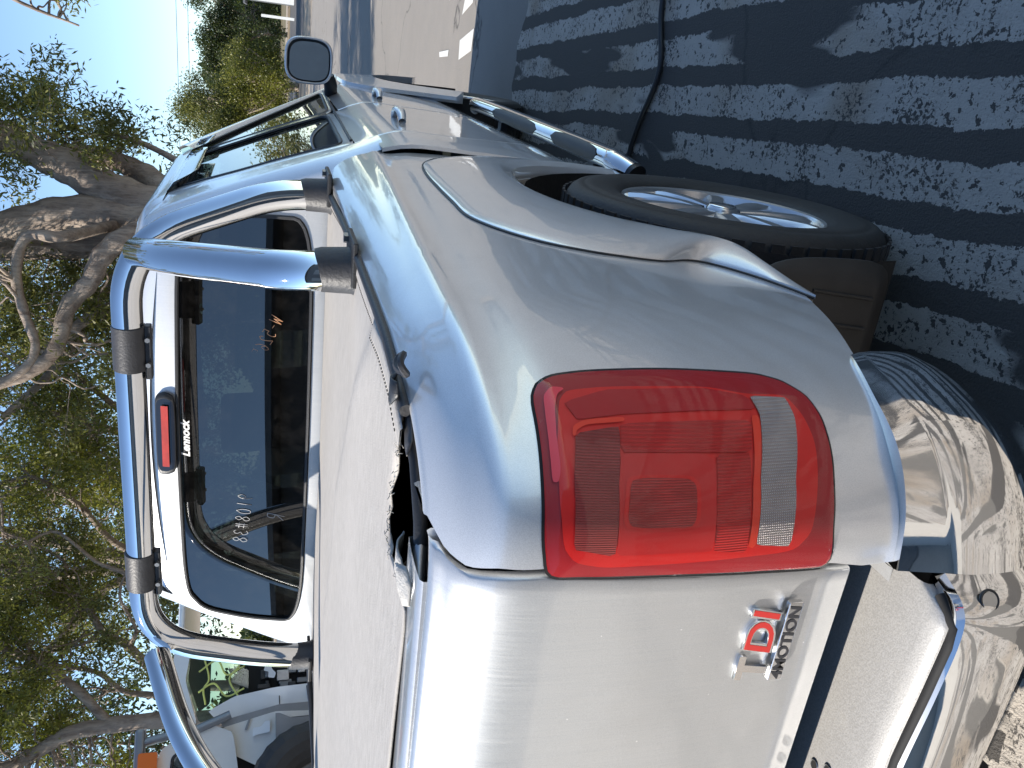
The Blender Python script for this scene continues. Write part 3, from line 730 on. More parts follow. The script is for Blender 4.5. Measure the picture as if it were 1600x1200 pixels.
# ---- wheels
def wheel_parts(parent_name, cx, sgn, first=None):
    wl = empty(parent_name, (cx, 0, .38), 0, truck)
    def pt(r, a, y): return (r*math.cos(a), sgn*y, r*math.sin(a))
    prof = [(.236, .905), (.238, .925), (.246, .936), (.262, .943), (.285, .947), (.31, .950), (.328, .949), (.333, .9455), (.337, .947), (.35, .944), (.362, .935), (.371, .920), (.375, .90), (.376, .86), (.3765, .82), (.376, .76), (.373, .72), (.36, .70), (.30, .692), (.24, .70)]
    nA = 72; P = [[pt(r, 2*PI*k/nA, y) for k in range(nA)] for r, y in prof]
    grid('tyre', P, M['rubber'], wl, True)
    # tread blocks as grooves: thin ribs
    V, F = [], []
    for k in range(60):
        a = 2*PI*k/60
        for yy, tw in ((.905, .03), (.85, -.02), (.79, .02), (.73, -.03)):
            b_, f_ = box_vf((0, 0, 0), (.006, .044, .026)); rot = Matrix.Rotation(-a, 3, 'Y')
            base = len(V)
            for v in b_:
                v = Vector((v.x+.3785, v.y, v.z)); q = Vector((v.x*math.cos(a)-(v.z)*math.sin(a), sgn*yy+v.y, v.x*math.sin(a)+v.z*math.cos(a))); V.append(q)
            F += [tuple(i+base for i in q) for q in f_]
    mobj('tyre_tread', V, F, M['rubber'], wl, False)
    # rim barrel and lip
    prof = [(.239, .912), (.243, .928), (.240, .933), (.234, .930), (.230, .920), (.224, .895), (.214, .86), (.20, .80), (.195, .74)]
    rim = grid('rim', [[pt(r, 2*PI*k/nA, y) for k in range(nA)] for r, y in prof], M['alloy'], wl, True, sharp=40)
    # five twin spokes
    for s in range(5):
        a0 = 2*PI*s/5+.55
        for side in (-1, 1):
            prof = []
            rows = []
            for r, wd, y, off in ((.045, .026, .926, .022), (.09, .025, .930, .030), (.14, .025, .931, .040), (.185, .027, .930, .052), (.215, .031, .926, .062), (.233, .034, .918, .068)):
                row = []
                for tt, dy in ((-1, -.045), (-.92, -.010), (-.6, 0), (0, .0015), (.6, 0), (.92, -.010), (1, -.045)):
                    tang = side*off+tt*wd*1.0
                    x = r*math.cos(a0)-tang*math.sin(a0); z = r*math.sin(a0)+tang*math.cos(a0)
                    row.append((x, sgn*(y+dy), z))
                rows.append(row)
            grid('spoke', rows, M['alloy'], wl, False, sharp=35)
        # web between the twin arms
        rows = []
        for r, off, y in ((.07, .018, .893), (.14, .026, .892), (.20, .040, .886)):
            rows.append([(r*math.cos(a0)-t*off*math.sin(a0), sgn*y, r*math.sin(a0)+t*off*math.cos(a0)) for t in (-1, 0, 1)])
        grid('spoke_web', rows, M['alloy'], wl)
    prof = [(.066, .88), (.062, .912), (.052, .920), (.036, .924), (.034, .932), (.030, .935), (.001, .937)]
    grid('hub_cap', [[pt(r, 2*PI*k/32, y) for k in range(32)] for r, y in prof], M['alloy'], wl, True, sharp=40)
    grid('cap_ring', [[pt(r, 2*PI*k/32, y) for k in range(32)] for r, y in ((.033, .934), (.0315, .9375), (.028, .9365))], M['chrome_c'], wl, True)
    for s in range(5):
        a = 2*PI*s/5+1.2; c = pt(.056, a, .917); tube('wheel_bolt', [c, (c[0], c[1]+sgn*.010, c[2])], .009, M['steel'], wl, 6)
    grid('brake_disc', [[pt(r, 2*PI*k/40, .80) for k in range(40)] for r in (.19, .17, .155, .02)], M['steel'], wl, True)
    return wl
def ctree(o, parent):
    c = o.copy(); COL.objects.link(c); c.parent = parent
    for ch in list(o.children): ctree(ch, c)
    return c
w1 = wheel_parts('wheel', 0, -1); w2 = wheel_parts('wheel', 0, 1)
w3 = ctree(w1, truck); w3.location = (3.095, 0, .38); w4 = ctree(w2, truck); w4.location = (3.095, 0, .38)
# underbody: chassis, spring, exhaust shadow mass
box('chassis', (1.4, 0, .50), (5.0, .9, .16), M['void'], truck); box('rear_axle', (0, 0, .38), (.14, 1.3, .12), M['void'], truck, .03)
# spare wheel under the tray, tow bar
tube('tow_bar', [(-1.10, -.35, .44), (-1.12, 0, .42), (-1.10, .35, .44)], .025, M['black'], truck, 10)
# ---- bed interior
V = [(-1.02, -.74, .80), (.56, -.74, .80), (.56, .74, .80), (-1.02, .74, .80), (-1.02, -.78, 1.22), (.56, -.78, 1.22), (.56, .78, 1.22), (-1.02, .78, 1.22)]
mobj('bed_liner', V, [(0, 1, 2, 3), (0, 1, 5, 4), (1, 2, 6, 5), (2, 3, 7, 6), (3, 0, 4, 7)], M['liner'], truck, False)

# ---- tonneau cover with the torn corner
def cover_z(x, y):
    # raised along a bow that crosses the bed at a slant
    d = x-(-.20-(y+.2)*-.32*1.0) if False else 0
    bx = float(np.interp(y, [-.80, -.60, -.32, .12, .53, .8], [-.62, -.42, -.215, -.07, -.055, -.05]))
    zz = 1.262
    dd = x-bx
    zz += .010*max(0, 1-abs(dd)/.55)
    if dd > 0: zz -= .011*min(1, dd/.05)
    zz += .0025*math.sin(x*9+y*5)*math.sin(y*4+1)
    e = max(0, (abs(y)-.74)/.09); zz -= .007*e*e
    zz += .006*noise.noise(Vector((x*2.2, y*2.2, 0)))
    return zz
COV = [(.585, -.795), (.3, -.808), (.02, -.822), (-.30, -.826), (-.56, -.826), (-.70, -.824), (-.80, -.812), (-.862, -.795), (-.895, -.786), (-.880, -.768), (-.884, -.758), (-.872, -.740), (-.858, -.712), (-.846, -.690), (-.838, -.668), (-.846, -.655), (-.838, -.640), (-.836, -.618), (-.856, -.600), (-.905, -.604), (-.950, -.604), (-.972, -.600), (-.985, -.590), (-.985, -.3), (-.985, 0), (-.985, .5), (-.985, .62), (-.96, .72), (-.90, .78), (-.80, .81), (-.3, .826), (.02, .822), (.3, .808), (.585, .795)]
def cover():
    pts = resample(COV, 300); v, f = cdt(pts, .028)
    V = [(x, y, cover_z(x, y)+(.004*math.sin(90*x)*(1 if (x < -.84 and y < -.6) else 0))) for x, y in v]
    o = mobj('tonneau_cover', V, f, M['canvas'], truck); solid(o, .0025, -1); return o
cv = cover()
# hem strip with stitching and the rubber edge channel
def offset_line(pts, d):
    P = np.array(pts, float); t = np.gradient(P, axis=0); t /= np.linalg.norm(t, axis=1)[:, None]; return P+np.stack([t[:, 1], -t[:, 0]], 1)*d
edge = resample(COV[:9], 60, False)
hem_in = np.array([(x, y+.028) for x, y in edge])
P = []
for k, dy in enumerate((0, .003, .010, .020, .027, .028)):
    P.append([(x, y-.002+dy, cover_z(x, y+dy)+(0.0005 if k in (0, 5) else .0034)) for x, y in edge])
grid('cover_hem', P, M['canvas'], cv)
for k in range(0, 140):
    t = k/140*.995; i = t*(len(edge)-1); a = edge[int(i)]+(edge[min(int(i)+1, len(edge)-1)]-edge[int(i)])*(i-int(i))
# stitches: one object made of short dashes (too small to pick apart)
SV, SF = [], []
for k in range(150):
    t = k/150*(len(edge)-2); i = int(t); a = edge[i]+(edge[i+1]-edge[i])*(t-i); dirv = (edge[i+1]-edge[i]); dirv = dirv/np.linalg.norm(dirv)
    p0 = (a[0], a[1]+.0235, cover_z(a[0], a[1]+.0235)+.0042); p1 = (a[0]+dirv[0]*.0052, a[1]+.0235+dirv[1]*.0052, p0[2])
    v_, f_ = tube_vf([p0, p1], .0007, 4); b0 = len(SV); SV += v_; SF += [tuple(i+b0 for i in q) for q in f_]
tag(mobj('stitching', SV, SF, M['thread'], cv), kind='stuff')
ch = [(x, y-.006 if y < 0 else y+.006) for x, y in resample(COV[:7]+[(-.885, -.800)], 60, False)]
tube('cover_channel', [(x, y, 1.2575) for x, y in ch], .0085, M['seal'], truck, 8)
tube('cover_channel', [(x, -y, 1.2575) for x, y in ch], .0085, M['seal'], truck, 8)
# exposed bow tube, folded flaps and threads inside the tear
tube('cover_bow', [(-.80, -.790, 1.246), (-.90, -.745, 1.243), (-.950, -.695, 1.242), (-.962, -.670, 1.242)], .0085, M['black'], truck, 12)
tube('corner_bracket', [(-.960, -.672, 1.242), (-.985, -.655, 1.246), (-1.0, -.640, 1.248)], .008, M['steel'], truck, 8)
def rag(name, outline, zf, mat, th=.0025):
    pts = resample(outline, 50); v, f = cdt(pts, .012)
    o = mobj(name, [(x, y, zf(x, y)) for x, y in v], f, mat, cv); solid(o, th, 0); return o
rag('torn_flap', [(-.862, -.806), (-.925, -.788), (-.935, -.772), (-.915, -.774), (-.895, -.780), (-.87, -.782)], lambda x, y: 1.256+.010*math.sin(40*y), M['seal'])
rag('torn_flap', [(-.872, -.632), (-.905, -.640), (-.930, -.632), (-.950, -.604), (-.92, -.604), (-.880, -.612)], lambda x, y: 1.252+.008*math.sin(60*x), M['fray'])
rag('torn_flap', [(-.965, -.650), (-.985, -.658), (-1.004, -.645), (-1.008, -.620), (-.995, -.612), (-.978, -.626)], lambda x, y: 1.264+.006*math.sin(70*x+20*y), M['fray'])
rag('torn_flap', [(-.800, -.822), (-.835, -.830), (-.868, -.835), (-.872, -.818), (-.855, -.800), (-.82, -.806)], lambda x, y: 1.262+.010*math.sin(50*x), M['black'])
loop = [(-.855+.022*math.cos(a)*1.0, -.853+.010*math.sin(a), 1.262+.004*math.sin(2*a)) for a in np.linspace(0, 2*PI, 18)]
tube('torn_loop', loop, .0045, M['seal'], cv, 6)
TV, TF = [], []
for k in range(34):
    t = random.random(); i = random.randint(8, 19); p = np.array(COV[i])*(1-t)+np.array(COV[i+1])*t
    a = random.uniform(0, 2*PI); L = random.uniform(.004, .014); z0 = cover_z(*p)+.001
    pth = [(p[0], p[1], z0), (p[0]+math.cos(a)*L*.5-.003, p[1]+math.sin(a)*L*.5, z0+random.uniform(-.002, .006)), (p[0]+math.cos(a+.6)*L-.005, p[1]+math.sin(a+.6)*L, z0+random.uniform(-.006, .006))]
    v_, f_ = tube_vf(pth, .0006, 3); b0 = len(TV); TV += v_; TF += [tuple(i+b0 for i in q) for q in f_]
tag(mobj('frayed_threads', TV, TF, M['fray'], cv), kind='stuff')

# ---- sports bar
def bez(pts, n=10): return catmull(pts, n)
bar = empty('sports_bar', (0, 0, 0), 0, truck)
def fillet(pts, r, n=8):
    P = [Vector(p) for p in pts]; out = [P[0]]
    for i in range(1, len(P)-1):
        a = (P[i-1]-P[i]); b_ = (P[i+1]-P[i]); ra = min(r[i] if isinstance(r, list) else r, a.length*.49, b_.length*.49)
        p0 = P[i]+a.normalized()*ra; p2 = P[i]+b_.normalized()*ra
        for k in range(n+1):
            t = k/n; out.append(p0*(1-t)**2+P[i]*2*t*(1-t)+p2*t*t)
    out.append(P[-1]); return out
hoop = fillet([(.46, -.805, 1.262), (.46, -.795, 1.40), (.455, -.650, 1.758), (.455, .585, 1.752), (.46, .680, 1.42), (.46, .702, 1.262)], [0, .10, .17, .17, .10, 0], 12)
tube('main_hoop', hoop, .0385, M['chrome'], bar, 40)
for s in (-1, 1):
    k_ = 1 if s < 0 else .95
    leg = fillet([(-.235, s*.795*k_, 1.258), (-.225, s*.785*k_, 1.38), (.10, s*.712*k_, 1.615), (.405, s*.640*k_, 1.715)], [0, .10, .20, 0], 12)
    tube('rear_leg', leg, .0375, M['chrome'], bar, 40)
    for x, yy in ((.46, .803 if s < 0 else .701), (-.235, .795*k_)):
        tube('leg_boot', [(x, s*yy, 1.252), (x, s*yy, 1.262), (x, s*(yy-.001), 1.318), (x, s*(yy-.002), 1.322)], [.050, .044, .0415, .040], M['seal'], bar, 28)
        box('foot_plate', (x+.01, s*(yy+.022), 1.262), (.13, .085, .010), M['black'], bar, .003)
        tube('foot_bolt', [(x+.05, s*(yy+.05), 1.262), (x+.05, s*(yy+.05), 1.275)], .010, M['steel'], bar, 6)
for yy in (-.37, .325):
    tube('clamp_band', [(.455, yy-.062, 1.755), (.455, yy-.060, 1.755), (.455, yy+.060, 1.755), (.455, yy+.062, 1.755)], [.039, .0425, .0425, .039], M['seal'], bar, 36)
    box('clamp_tab', (.452, yy+.01, 1.708), (.03, .15, .016), M['black'], bar, .003)
    for dd in (-.03, .04): tube('clamp_bolt', [(.437, yy+dd, 1.708), (.425, yy+dd, 1.708)], .007, M['steel'], bar, 6)

# ---- cab
GZ = [.42, .60, .75, .90, 1.00, 1.05, 1.10, 1.14, 1.20, 1.30, 1.40, 1.50, 1.60, 1.66, 1.70, 1.735, 1.765, 1.79, 1.81]
GY = [.885, .935, .945, .950, .955, .950, .932, .912, .888, .850, .810, .767, .725, .697, .677, .656, .620, .57, .50]
_zg, _vg = None, None
def gy(z): return float(np.interp(z, GZ, GY))
def cab_rx(z): return .62+(z-1.28)*.18 if z > 1.24 else .612
def cab_corner(z): return .075
def rear_wall_pt(y, z):
    # rear wall, rolling over into the roof near the top
    x = cab_rx(z)+.02*(y/.75)**2
    return x
def cab_back():
    # frame around the window: rings from window outline to wall outline
    win = rounded([(-.70, 1.287), (-.695, 1.45), (-.665, 1.60), (-.585, 1.658), (0, 1.668), (.585, 1.658), (.665, 1.60), (.695, 1.45), (.70, 1.287), (0, 1.283)], .32, 6)
    wall = []
    for z in np.linspace(1.10, 1.70, 20): wall.append((-(gy(z)-.065), z))
    for t in np.linspace(0, 1, 16)[1:-1]:
        wall.append((-(gy(1.70)-.065)+t*2*(gy(1.70)-.065), 1.70+.045*math.sin(t*PI)))
    for z in np.linspace(1.70, 1.10, 20): wall.append(((gy(z)-.065), z))
    for y in np.linspace(gy(1.1)-.07, -(gy(1.1)-.07), 14)[1:-1]: wall.append((y, 1.10))
    n = 220; W = resample(win, n); O = resample(wall, n)
    # align starts by angle
    def ang(P): return np.arctan2(P[:, 1]-1.45, P[:, 0])
    def order(P):
        a = ang(P); i = np.argsort(a); return P[i]
    W = order(W); aw = ang(W); ao = ang(O); i = np.argsort(ao); ao = ao[i]; O2 = O[i]
    Oi = np.stack([np.interp(aw, np.r_[ao[-1]-2*PI, ao, ao[0]+2*PI], np.r_[O2[-1, k], O2[:, k], O2[0, k]]) for k in (0, 1)], 1)
    P = []
    for t, dx in ((-.012, .012), (0, .004), (.01, 0), (.3, 0), (.6, 0), (1, 0)):
        row = W+(Oi-W)*t; P.append([(rear_wall_pt(y, z)+dx, y, z) for y, z in row])
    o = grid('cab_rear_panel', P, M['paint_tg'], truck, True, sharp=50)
    # rubber seal, glass
    seal = W+(Oi-W)*.004
    tube('window_seal', [(rear_wall_pt(y, z)-.001, y, z) for y, z in np.vstack([seal, seal[:1]])], .006, M['black'], truck, 6)
    v, f = cdt(W, .05)
    g = mobj('rear_window', [(rear_wall_pt(y, z)+.004, y, z) for y, z in v], f, M['glass_rear'], truck)
    return o, g, wall
cb, rw, _ = cab_back()
# lower rear wall behind the bed
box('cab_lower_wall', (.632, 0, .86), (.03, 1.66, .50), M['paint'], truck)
P = [[(.612-.0*t, y, z) for y in np.linspace(-.86, .86, 10)] for z in (.9, 1.22)]
# black frit band inside the glass top and sides
for zc, h in ((1.640, .030),):
    P = [[(rear_wall_pt(y, z)+.008, y, z-.05*max(0, abs(y)-.5)) for y in np.linspace(-.60, .60, 30)] for z in (zc-h/2, zc+h/2)]
    grid('window_frit', P, M['black'], rw)
# the corner pillar shells: from the rear wall edge round to the side
def corner_shell(s):
    P = []
    for z in np.r_[np.linspace(1.10, 1.70, 24), [1.72, 1.735, 1.75]]:
        row = []; yw = gy(z)-.065; ys2 = gy(z)
        xs0 = rear_wall_pt(yw, min(z, 1.70)); x1 = xs0+.09
        for k in range(9):
            a = k/8*PI/2; row.append((x1-.09*math.cos(a)**(2/2.2) if k < 8 else x1, s*(yw+.065*math.sin(a)**(2/2.2)), z))
        row.append((rearX(z), s*ys2, z))
        P.append(row)
    return grid('cab_corner', P, M['paint'], truck, sharp=60)
def rearX(z): return float(np.interp(z, [1.10, 1.20, 1.30, 1.45, 1.60, 1.70, 1.76], [.80, .81, .84, .88, .93, .985, 1.02]))
for s in (-1, 1): corner_shell(s)
# roof: from rear wall top over to the windscreen
def roof():
    P = []
    yy_ = np.concatenate([np.linspace(0, .60, 13), [.615, .63, .645, .655, .665, .671, .674]])
    def zf(y): return float(np.interp(y, [0, .2, .4, .52, .58, .62, .645, .66, .670, .674], [1.838, 1.835, 1.822, 1.806, 1.793, 1.780, 1.765, 1.748, 1.728, 1.712]))
    xl = [.692, .696, .706, .722, .745, .78, .83, .90, .985, 1.1, 1.3, 1.5, 1.7, 1.85, 1.95, 2.0, 2.03]
    for x in xl:
        t = min(1, (x-.692)/.30); f = (1-(1-t)**2.6)**(1/2.0) if t < 1 else 1
        fd = 0 if x < 1.85 else .05*((x-1.85)/.18)**2
        wf = .915+.085*min(1, t*1.4)
        row = []
        for y in yy_:
            zr = 1.70+.045*math.cos(min(1, y/.674)*PI/2)
            row.append((x+.02*(y/.674)**2*(1-t), y*wf, zr+(zf(y)-zr)*f-fd*(1 if y < .64 else .2)))
        P.append([(a, -b_, c) for a, b_, c in row[::-1]]+row[1:])
    return grid('roof', P, M['paint'], truck)
roof()
for s in (-1, 1):
    P = []
    for t in np.linspace(0, 1, 14):
        xs_o = float(np.interp(t, [0, .27, .6, 1], [2.00, 2.20, 2.45, 2.76])); zs_o = float(np.interp(t, [0, .27, .6, 1], [1.705, 1.56, 1.36, 1.10]))
        a = np.array((xs_o, gy(zs_o), zs_o)); b_ = np.array((2.02+.78*t, .66+.245*t, 1.765-.68*t))
        row = []
        for u in np.linspace(0, 1, 7):
            p = a+(b_-a)*u; p = p+np.array((0, .016, .014))*math.sin(u*PI)
            row.append((p[0], s*p[1], p[2]))
        P.append(row)
    grid('windscreen_pillar', P, M['paint'], truck)
# windscreen + bonnet + front
V = []
for t, hw in ((0, .665), (.5, .80), (1, .90)):
    for k in range(11):
        y = -1+2*k/10; V.append((2.02+.78*t+.10*(1-y*y), y*hw, 1.755-.68*t))
mobj('windscreen', V, gridfaces(3, 11), M['glass_clear'], truck)
def bonnet():
    P = []
    for x, z in ((2.85, 1.075), (3.2, 1.06), (3.5, 1.035), (3.75, .99), (3.88, .93), (3.95, .85), (3.99, .70), (3.99, .45)):
        P.append([(x-.22*abs(t)**3*(1 if x > 3.7 else 0), t*.90, z-.05*abs(t)**3) for t in np.linspace(-1, 1, 21)])
    return grid('bonnet', P, M['paint'], truck)
bonnet()
# ---- side: lower body (doors) and greenhouse frames
def side_pt(x, z, off=0.0):
    y = gy(z)
    # shoulders narrow slightly toward the front
    if x > 2.8 and z > .9: y -= .03*min(1, (x-2.8)/.9)**2
    return (x, -(y+off), z)
gap = .0035
def door(x0f, x1f, z0, z1, name='door'):
    P = []
    zs = list(np.linspace(z0, 1.0, 14))+[1.02, 1.035, 1.05, 1.065, 1.08, 1.095, 1.11, 1.125, 1.14, z1]
    for z in zs:
        a, b_ = x0f(z)+gap, x1f(z)-gap
        row = [side_pt(a, z, -.012), side_pt(a+.001, z, -.002), side_pt(a+.004, z)]+[side_pt(a+(b_-a)*t, z) for t in np.linspace(.02, .98, 16)]+[side_pt(b_-.004, z), side_pt(b_-.001, z, -.002), side_pt(b_, z, -.012)]
        P.append(row)
    return grid(name, P, M['paint'], truck, sharp=50)
rd0 = lambda z: float(np.interp(z, [.42, .6, .8, .95, 1.15, 1.2], [.98, .90, .80, .77, .79, .80]))
mid_ = lambda z: 1.74
fr1 = lambda z: float(np.interp(z, [.42, 1.0, 1.2], [2.80, 2.80, 2.80]))
d_rear = door(rd0, mid_, .50, 1.165); d_front = door(mid_, fr1, .50, 1.145)
# quarter strip between bed and rear door
P = []
for z in list(np.linspace(.50, 1.0, 10))+[1.03, 1.06, 1.09, 1.11]:
    a, b_ = .600, rd0(z)-.001
    P.append([(a, -(gy(z)*.6+ysf(z)*.4)+.010, z), (a+.003, -(gy(z)*.6+ysf(z)*.4), z)]+[side_pt(a+(b_-a)*t, z, -(1-t)*.010) for t in (.3, .5, .7, .85, .95, 1)])
grid('cab_quarter', P, M['paint'], truck, sharp=60)
P = [[side_pt(x, z, -.02) for x in np.linspace(.62, 2.85, 12)] for z in (.45, .70, 1.05, 1.12)]
grid('door_frame_inner', P, M['void'], truck)
# sill
grid('sill', [[side_pt(x, z, o_) for x in np.linspace(.52, 2.72, 8)] for z, o_ in ((.36, -.06), (.40, -.01), (.46, -.004), (.497, -.012))], M['paint'], truck)
# front fender and its flare
P = []
for z in list(np.linspace(.56, .95, 10))+[.98, 1.0, 1.02, 1.04]:
    row = []
    for x in np.linspace(2.805, 3.92, 26):
        zz = z
        if abs(x-3.095) < .50 and z < .39+math.sqrt(.25-(x-3.095)**2): zz = .39+math.sqrt(.25-(x-3.095)**2)
        p = side_pt(x, max(zz, z)); yy = p[1]
        if x > 3.55: yy += .34*((x-3.55)/.40)**2.4
        if z > .98: yy += (z-.98)*1.2
        row.append((x, yy, p[2]))
    P.append(row)
grid('front_fender', P, M['paint'], truck)
n = 5; O = catmull(OUT, n); L = catmull(LIP, n); Yl = catmull([(y,) for y in LY], n)[:, 0]
P = []
for t in (0, 0, .02, .15, .35, .6, .85, 1.0):
    P.append([(3.095-(O[i][0]+(L[i][0]-O[i][0])*t), -(.950+(.018+.022*t)*(0 if len(P) == 0 else 1)), O[i][1]+(L[i][1]-O[i][1])*t-.01) for i in range(len(O))])
P.append([(3.095-L[i][0], -.93, L[i][1]-.01) for i in range(len(O))])
ff = grid('wheel_arch_flare', P, M['paint'], truck, sharp=38)
a_ = np.linspace(-.2, PI+.2, 24)
grid('wheel_housing', [[(3.095+.465*math.cos(t), -yy, .39+.465*math.sin(t)) for t in a_] for yy in (.955, .60)], M['liner'], truck)
box('front_corner_trim', (3.78, -.86, .60), (.25, .10, .28), M['black'], truck, .05)
# headlight wrap and amber repeater
grid('headlamp', [[(x, -(.955-.5*((x-3.5)/.42)**2.2 if x > 3.5 else .955)-.004, z) for x in np.linspace(3.62, 3.92, 10)] for z in (.74, .82, .90)], M['glass_clear'], truck)
# windows of the side: frames (ring) and panes
def side_win(outer, inner, name_f, glassmat, tint_off=-.010):
    n = 120; W = resample(rounded(inner, .12, 4), n); O_ = resample(rounded(outer, .10, 4), n)
    c = W.mean(0)
    def srt(P_):
        a = np.arctan2((P_[:, 1]-c[1])*2.2, P_[:, 0]-c[0]); i = np.argsort(a); return P_[i], a[i]
    W, aw = srt(W); O2, ao = srt(O_)
    Oi = np.stack([np.interp(aw, np.r_[ao[-1]-2*PI, ao, ao[0]+2*PI], np.r_[O2[-1, k], O2[:, k], O2[0, k]]) for k in (0, 1)], 1)
    P = []
    for t, off in ((-.02, -.014), (0, -.002), (.15, 0), (.9, 0), (1, -.002), (1.0, -.02)): P.append([side_pt(*(W[i]+(Oi[i]-W[i])*t), off) for i in range(n)])
    fr = grid(name_f, P, M['paint'], truck, True, sharp=40)
    tube('window_seal', [side_pt(x, z, -.003) for x, z in np.vstack([W, W[:1]])], .007, M['black'], fr, 6)
    v, f = cdt(W, .10); pane = mobj('window_pane', [side_pt(x, z, tint_off) for x, z in v], f, glassmat, fr)
    return fr
rear_out = [(.80, 1.165), (.835, 1.30), (.875, 1.45), (.925, 1.60), (.985, 1.712), (1.745, 1.712), (1.745, 1.50), (1.742, 1.165)]
rear_in = [(.862, 1.195), (.905, 1.32), (.955, 1.48), (1.01, 1.62), (1.055, 1.682), (1.690, 1.682), (1.692, 1.50), (1.692, 1.188)]
wf1 = side_win(rear_out, rear_in, 'window_frame', M['glass'])
fr_out = [(1.747, 1.165), (1.747, 1.50), (1.747, 1.712), (2.00, 1.705), (2.20, 1.56), (2.45, 1.36), (2.76, 1.145)]
fr_in = [(1.785, 1.178), (1.785, 1.50), (1.785, 1.682), (1.97, 1.675), (2.15, 1.53), (2.38, 1.34), (2.66, 1.160)]
wf2 = side_win(fr_out, fr_in, 'window_frame', M['glass'])
# black b-pillar strip
grid('pillar_trim', [[side_pt(1.700, z, .0015), side_pt(1.782, z, .0015)] for z in np.linspace(1.19, 1.68, 8)], M['black_gloss'], truck)
# weather shields
def shield(x0, x1, z0, z1, name, mat, xx=None):
    P = []
    for t in np.linspace(0, 1, 5):
        row = []
        for s in np.linspace(0, 1, 16):
            x = x0+(x1-x0)*s; z = z0+(z1-z0)*s; zz = z-.085*t*min(1, 8*s+.25, 8*(1-s)+.25)
            row.append(side_pt(x, zz, .004+.020*t))
        P.append(row)
    o = grid(name, P, mat, truck); solid(o, .003, 0); return o
shield(1.02, 1.72, 1.712, 1.712, 'weather_shield', M['shield'])
shield(1.76, 2.02, 1.712, 1.70, 'weather_shield', M['shield'])
# moulding bright line under the windows
tube('belt_moulding', [side_pt(x, float(np.interp(x, [.86, 1.74, 2.72], [1.172, 1.160, 1.147])), .002) for x in np.linspace(.86, 2.72, 20)], .0045, M['black'], truck, 6)
# door handles
def handle(x, z, dr):
    h = side_pt(x, z)
    base = [[(x+.085*math.cos(a), h[1]-.001, z+.030*math.sin(a)) for a in np.linspace(0, 2*PI, 24)[:-1]], [(x+.045*math.cos(a), h[1]+.015, z+.016*math.sin(a)) for a in np.linspace(0, 2*PI, 24)[:-1]]]
    P = []
    for t in np.linspace(0, 1, 14):
        xx = x-.095+.19*t; bow = .030*math.sin(PI*t)**.5 if 0 < t < 1 else 0
        hw = .012+.006*math.sin(PI*t)
        P.append([(xx, h[1]-bow*1.0-.010*math.cos(a)-.004, z+hw*math.sin(a)) for a in np.linspace(0, 2*PI, 13)[:-1]])
    grid('handle', P, M['paint'], dr, True)
handle(1.09, 1.000, d_rear); handle(2.03, .960, d_front)
# mirror
mr = empty('side_mirror', (0, 0, 0), 0, truck)
def squircle(cy, cz, hy, hz, n=40, e=3.2):
    out = []
    for k in range(n):
        a = 2*PI*k/n; c, s = math.cos(a), math.sin(a)
        out.append((cy+hy*abs(c)**(2/e)*(1 if c >= 0 else -1), cz+hz*abs(s)**(2/e)*(1 if s >= 0 else -1)))
    return out
P = []
for x, sc in ((2.300, .90), (2.296, .97), (2.302, 1.0), (2.33, 1.0), (2.38, .93), (2.42, .75), (2.44, .45), (2.445, .02)):
    P.append([(x, y, z) for y, z in squircle(-1.060, 1.238, .100*sc, .105*sc)])
grid('mirror_housing', P, M['paint'], mr, True)
grid('mirror_surround', [[(x, y, z) for y, z in squircle(-1.060, 1.238, .100*sc, .105*sc)] for x, sc in ((2.2995, .905), (2.306, .86), (2.309, .80))], M['black'], mr, True)
sq = squircle(-1.060, 1.238, .083, .088)
# glass turned outward and a little down, as set for a driver
mobj('mirror_glass', [(2.306+(y+1.060)*-.10+(z-1.238)*.06, y, z) for y, z in sq], [tuple(range(len(sq)))], M['mirror'], mr, False)
tube('mirror_arm', bez([(2.36, -1.00, 1.150), (2.37, -.965, 1.135), (2.40, -.925, 1.130)], 5), [.030]*11, M['black'], mr, 12)
# step bar
sb = empty('side_step', (0, 0, 0), 0, truck)
stp = bez([(.50, -.925, .395), (.58, -.942, .418), (.70, -.948, .42), (1.4, -.950, .42), (2.35, -.948, .42), (2.5, -.93, .405)], 6)
stp = [(x, y, z) for x, y, z in stp]
tube('step_tube', stp, .035, M['chrome'], sb, 28)
tube('step_end', [(.505, -.926, .396), (.488, -.920, .390)], .0345, M['black'], sb, 20)
for xa, xb in ((.66, 1.12), (1.30, 1.98)):
    P = []
    for t in np.linspace(0, 1, 16):
        wdt = math.sin(PI*min(1, max(0.0, t)))**.22
        P.append([(xa+(xb-xa)*t, -.950+.0375*math.sin(a), .42+.0375*math.cos(a)) for a in np.linspace(-.75*wdt-.1, .85*wdt-.1, 9)])
    grid('step_tread', P, M['black'], sb)
for x in (.75, 1.9): box('step_bracket', (x, -.89, .42), (.05, .10, .03), M['black'], sb)

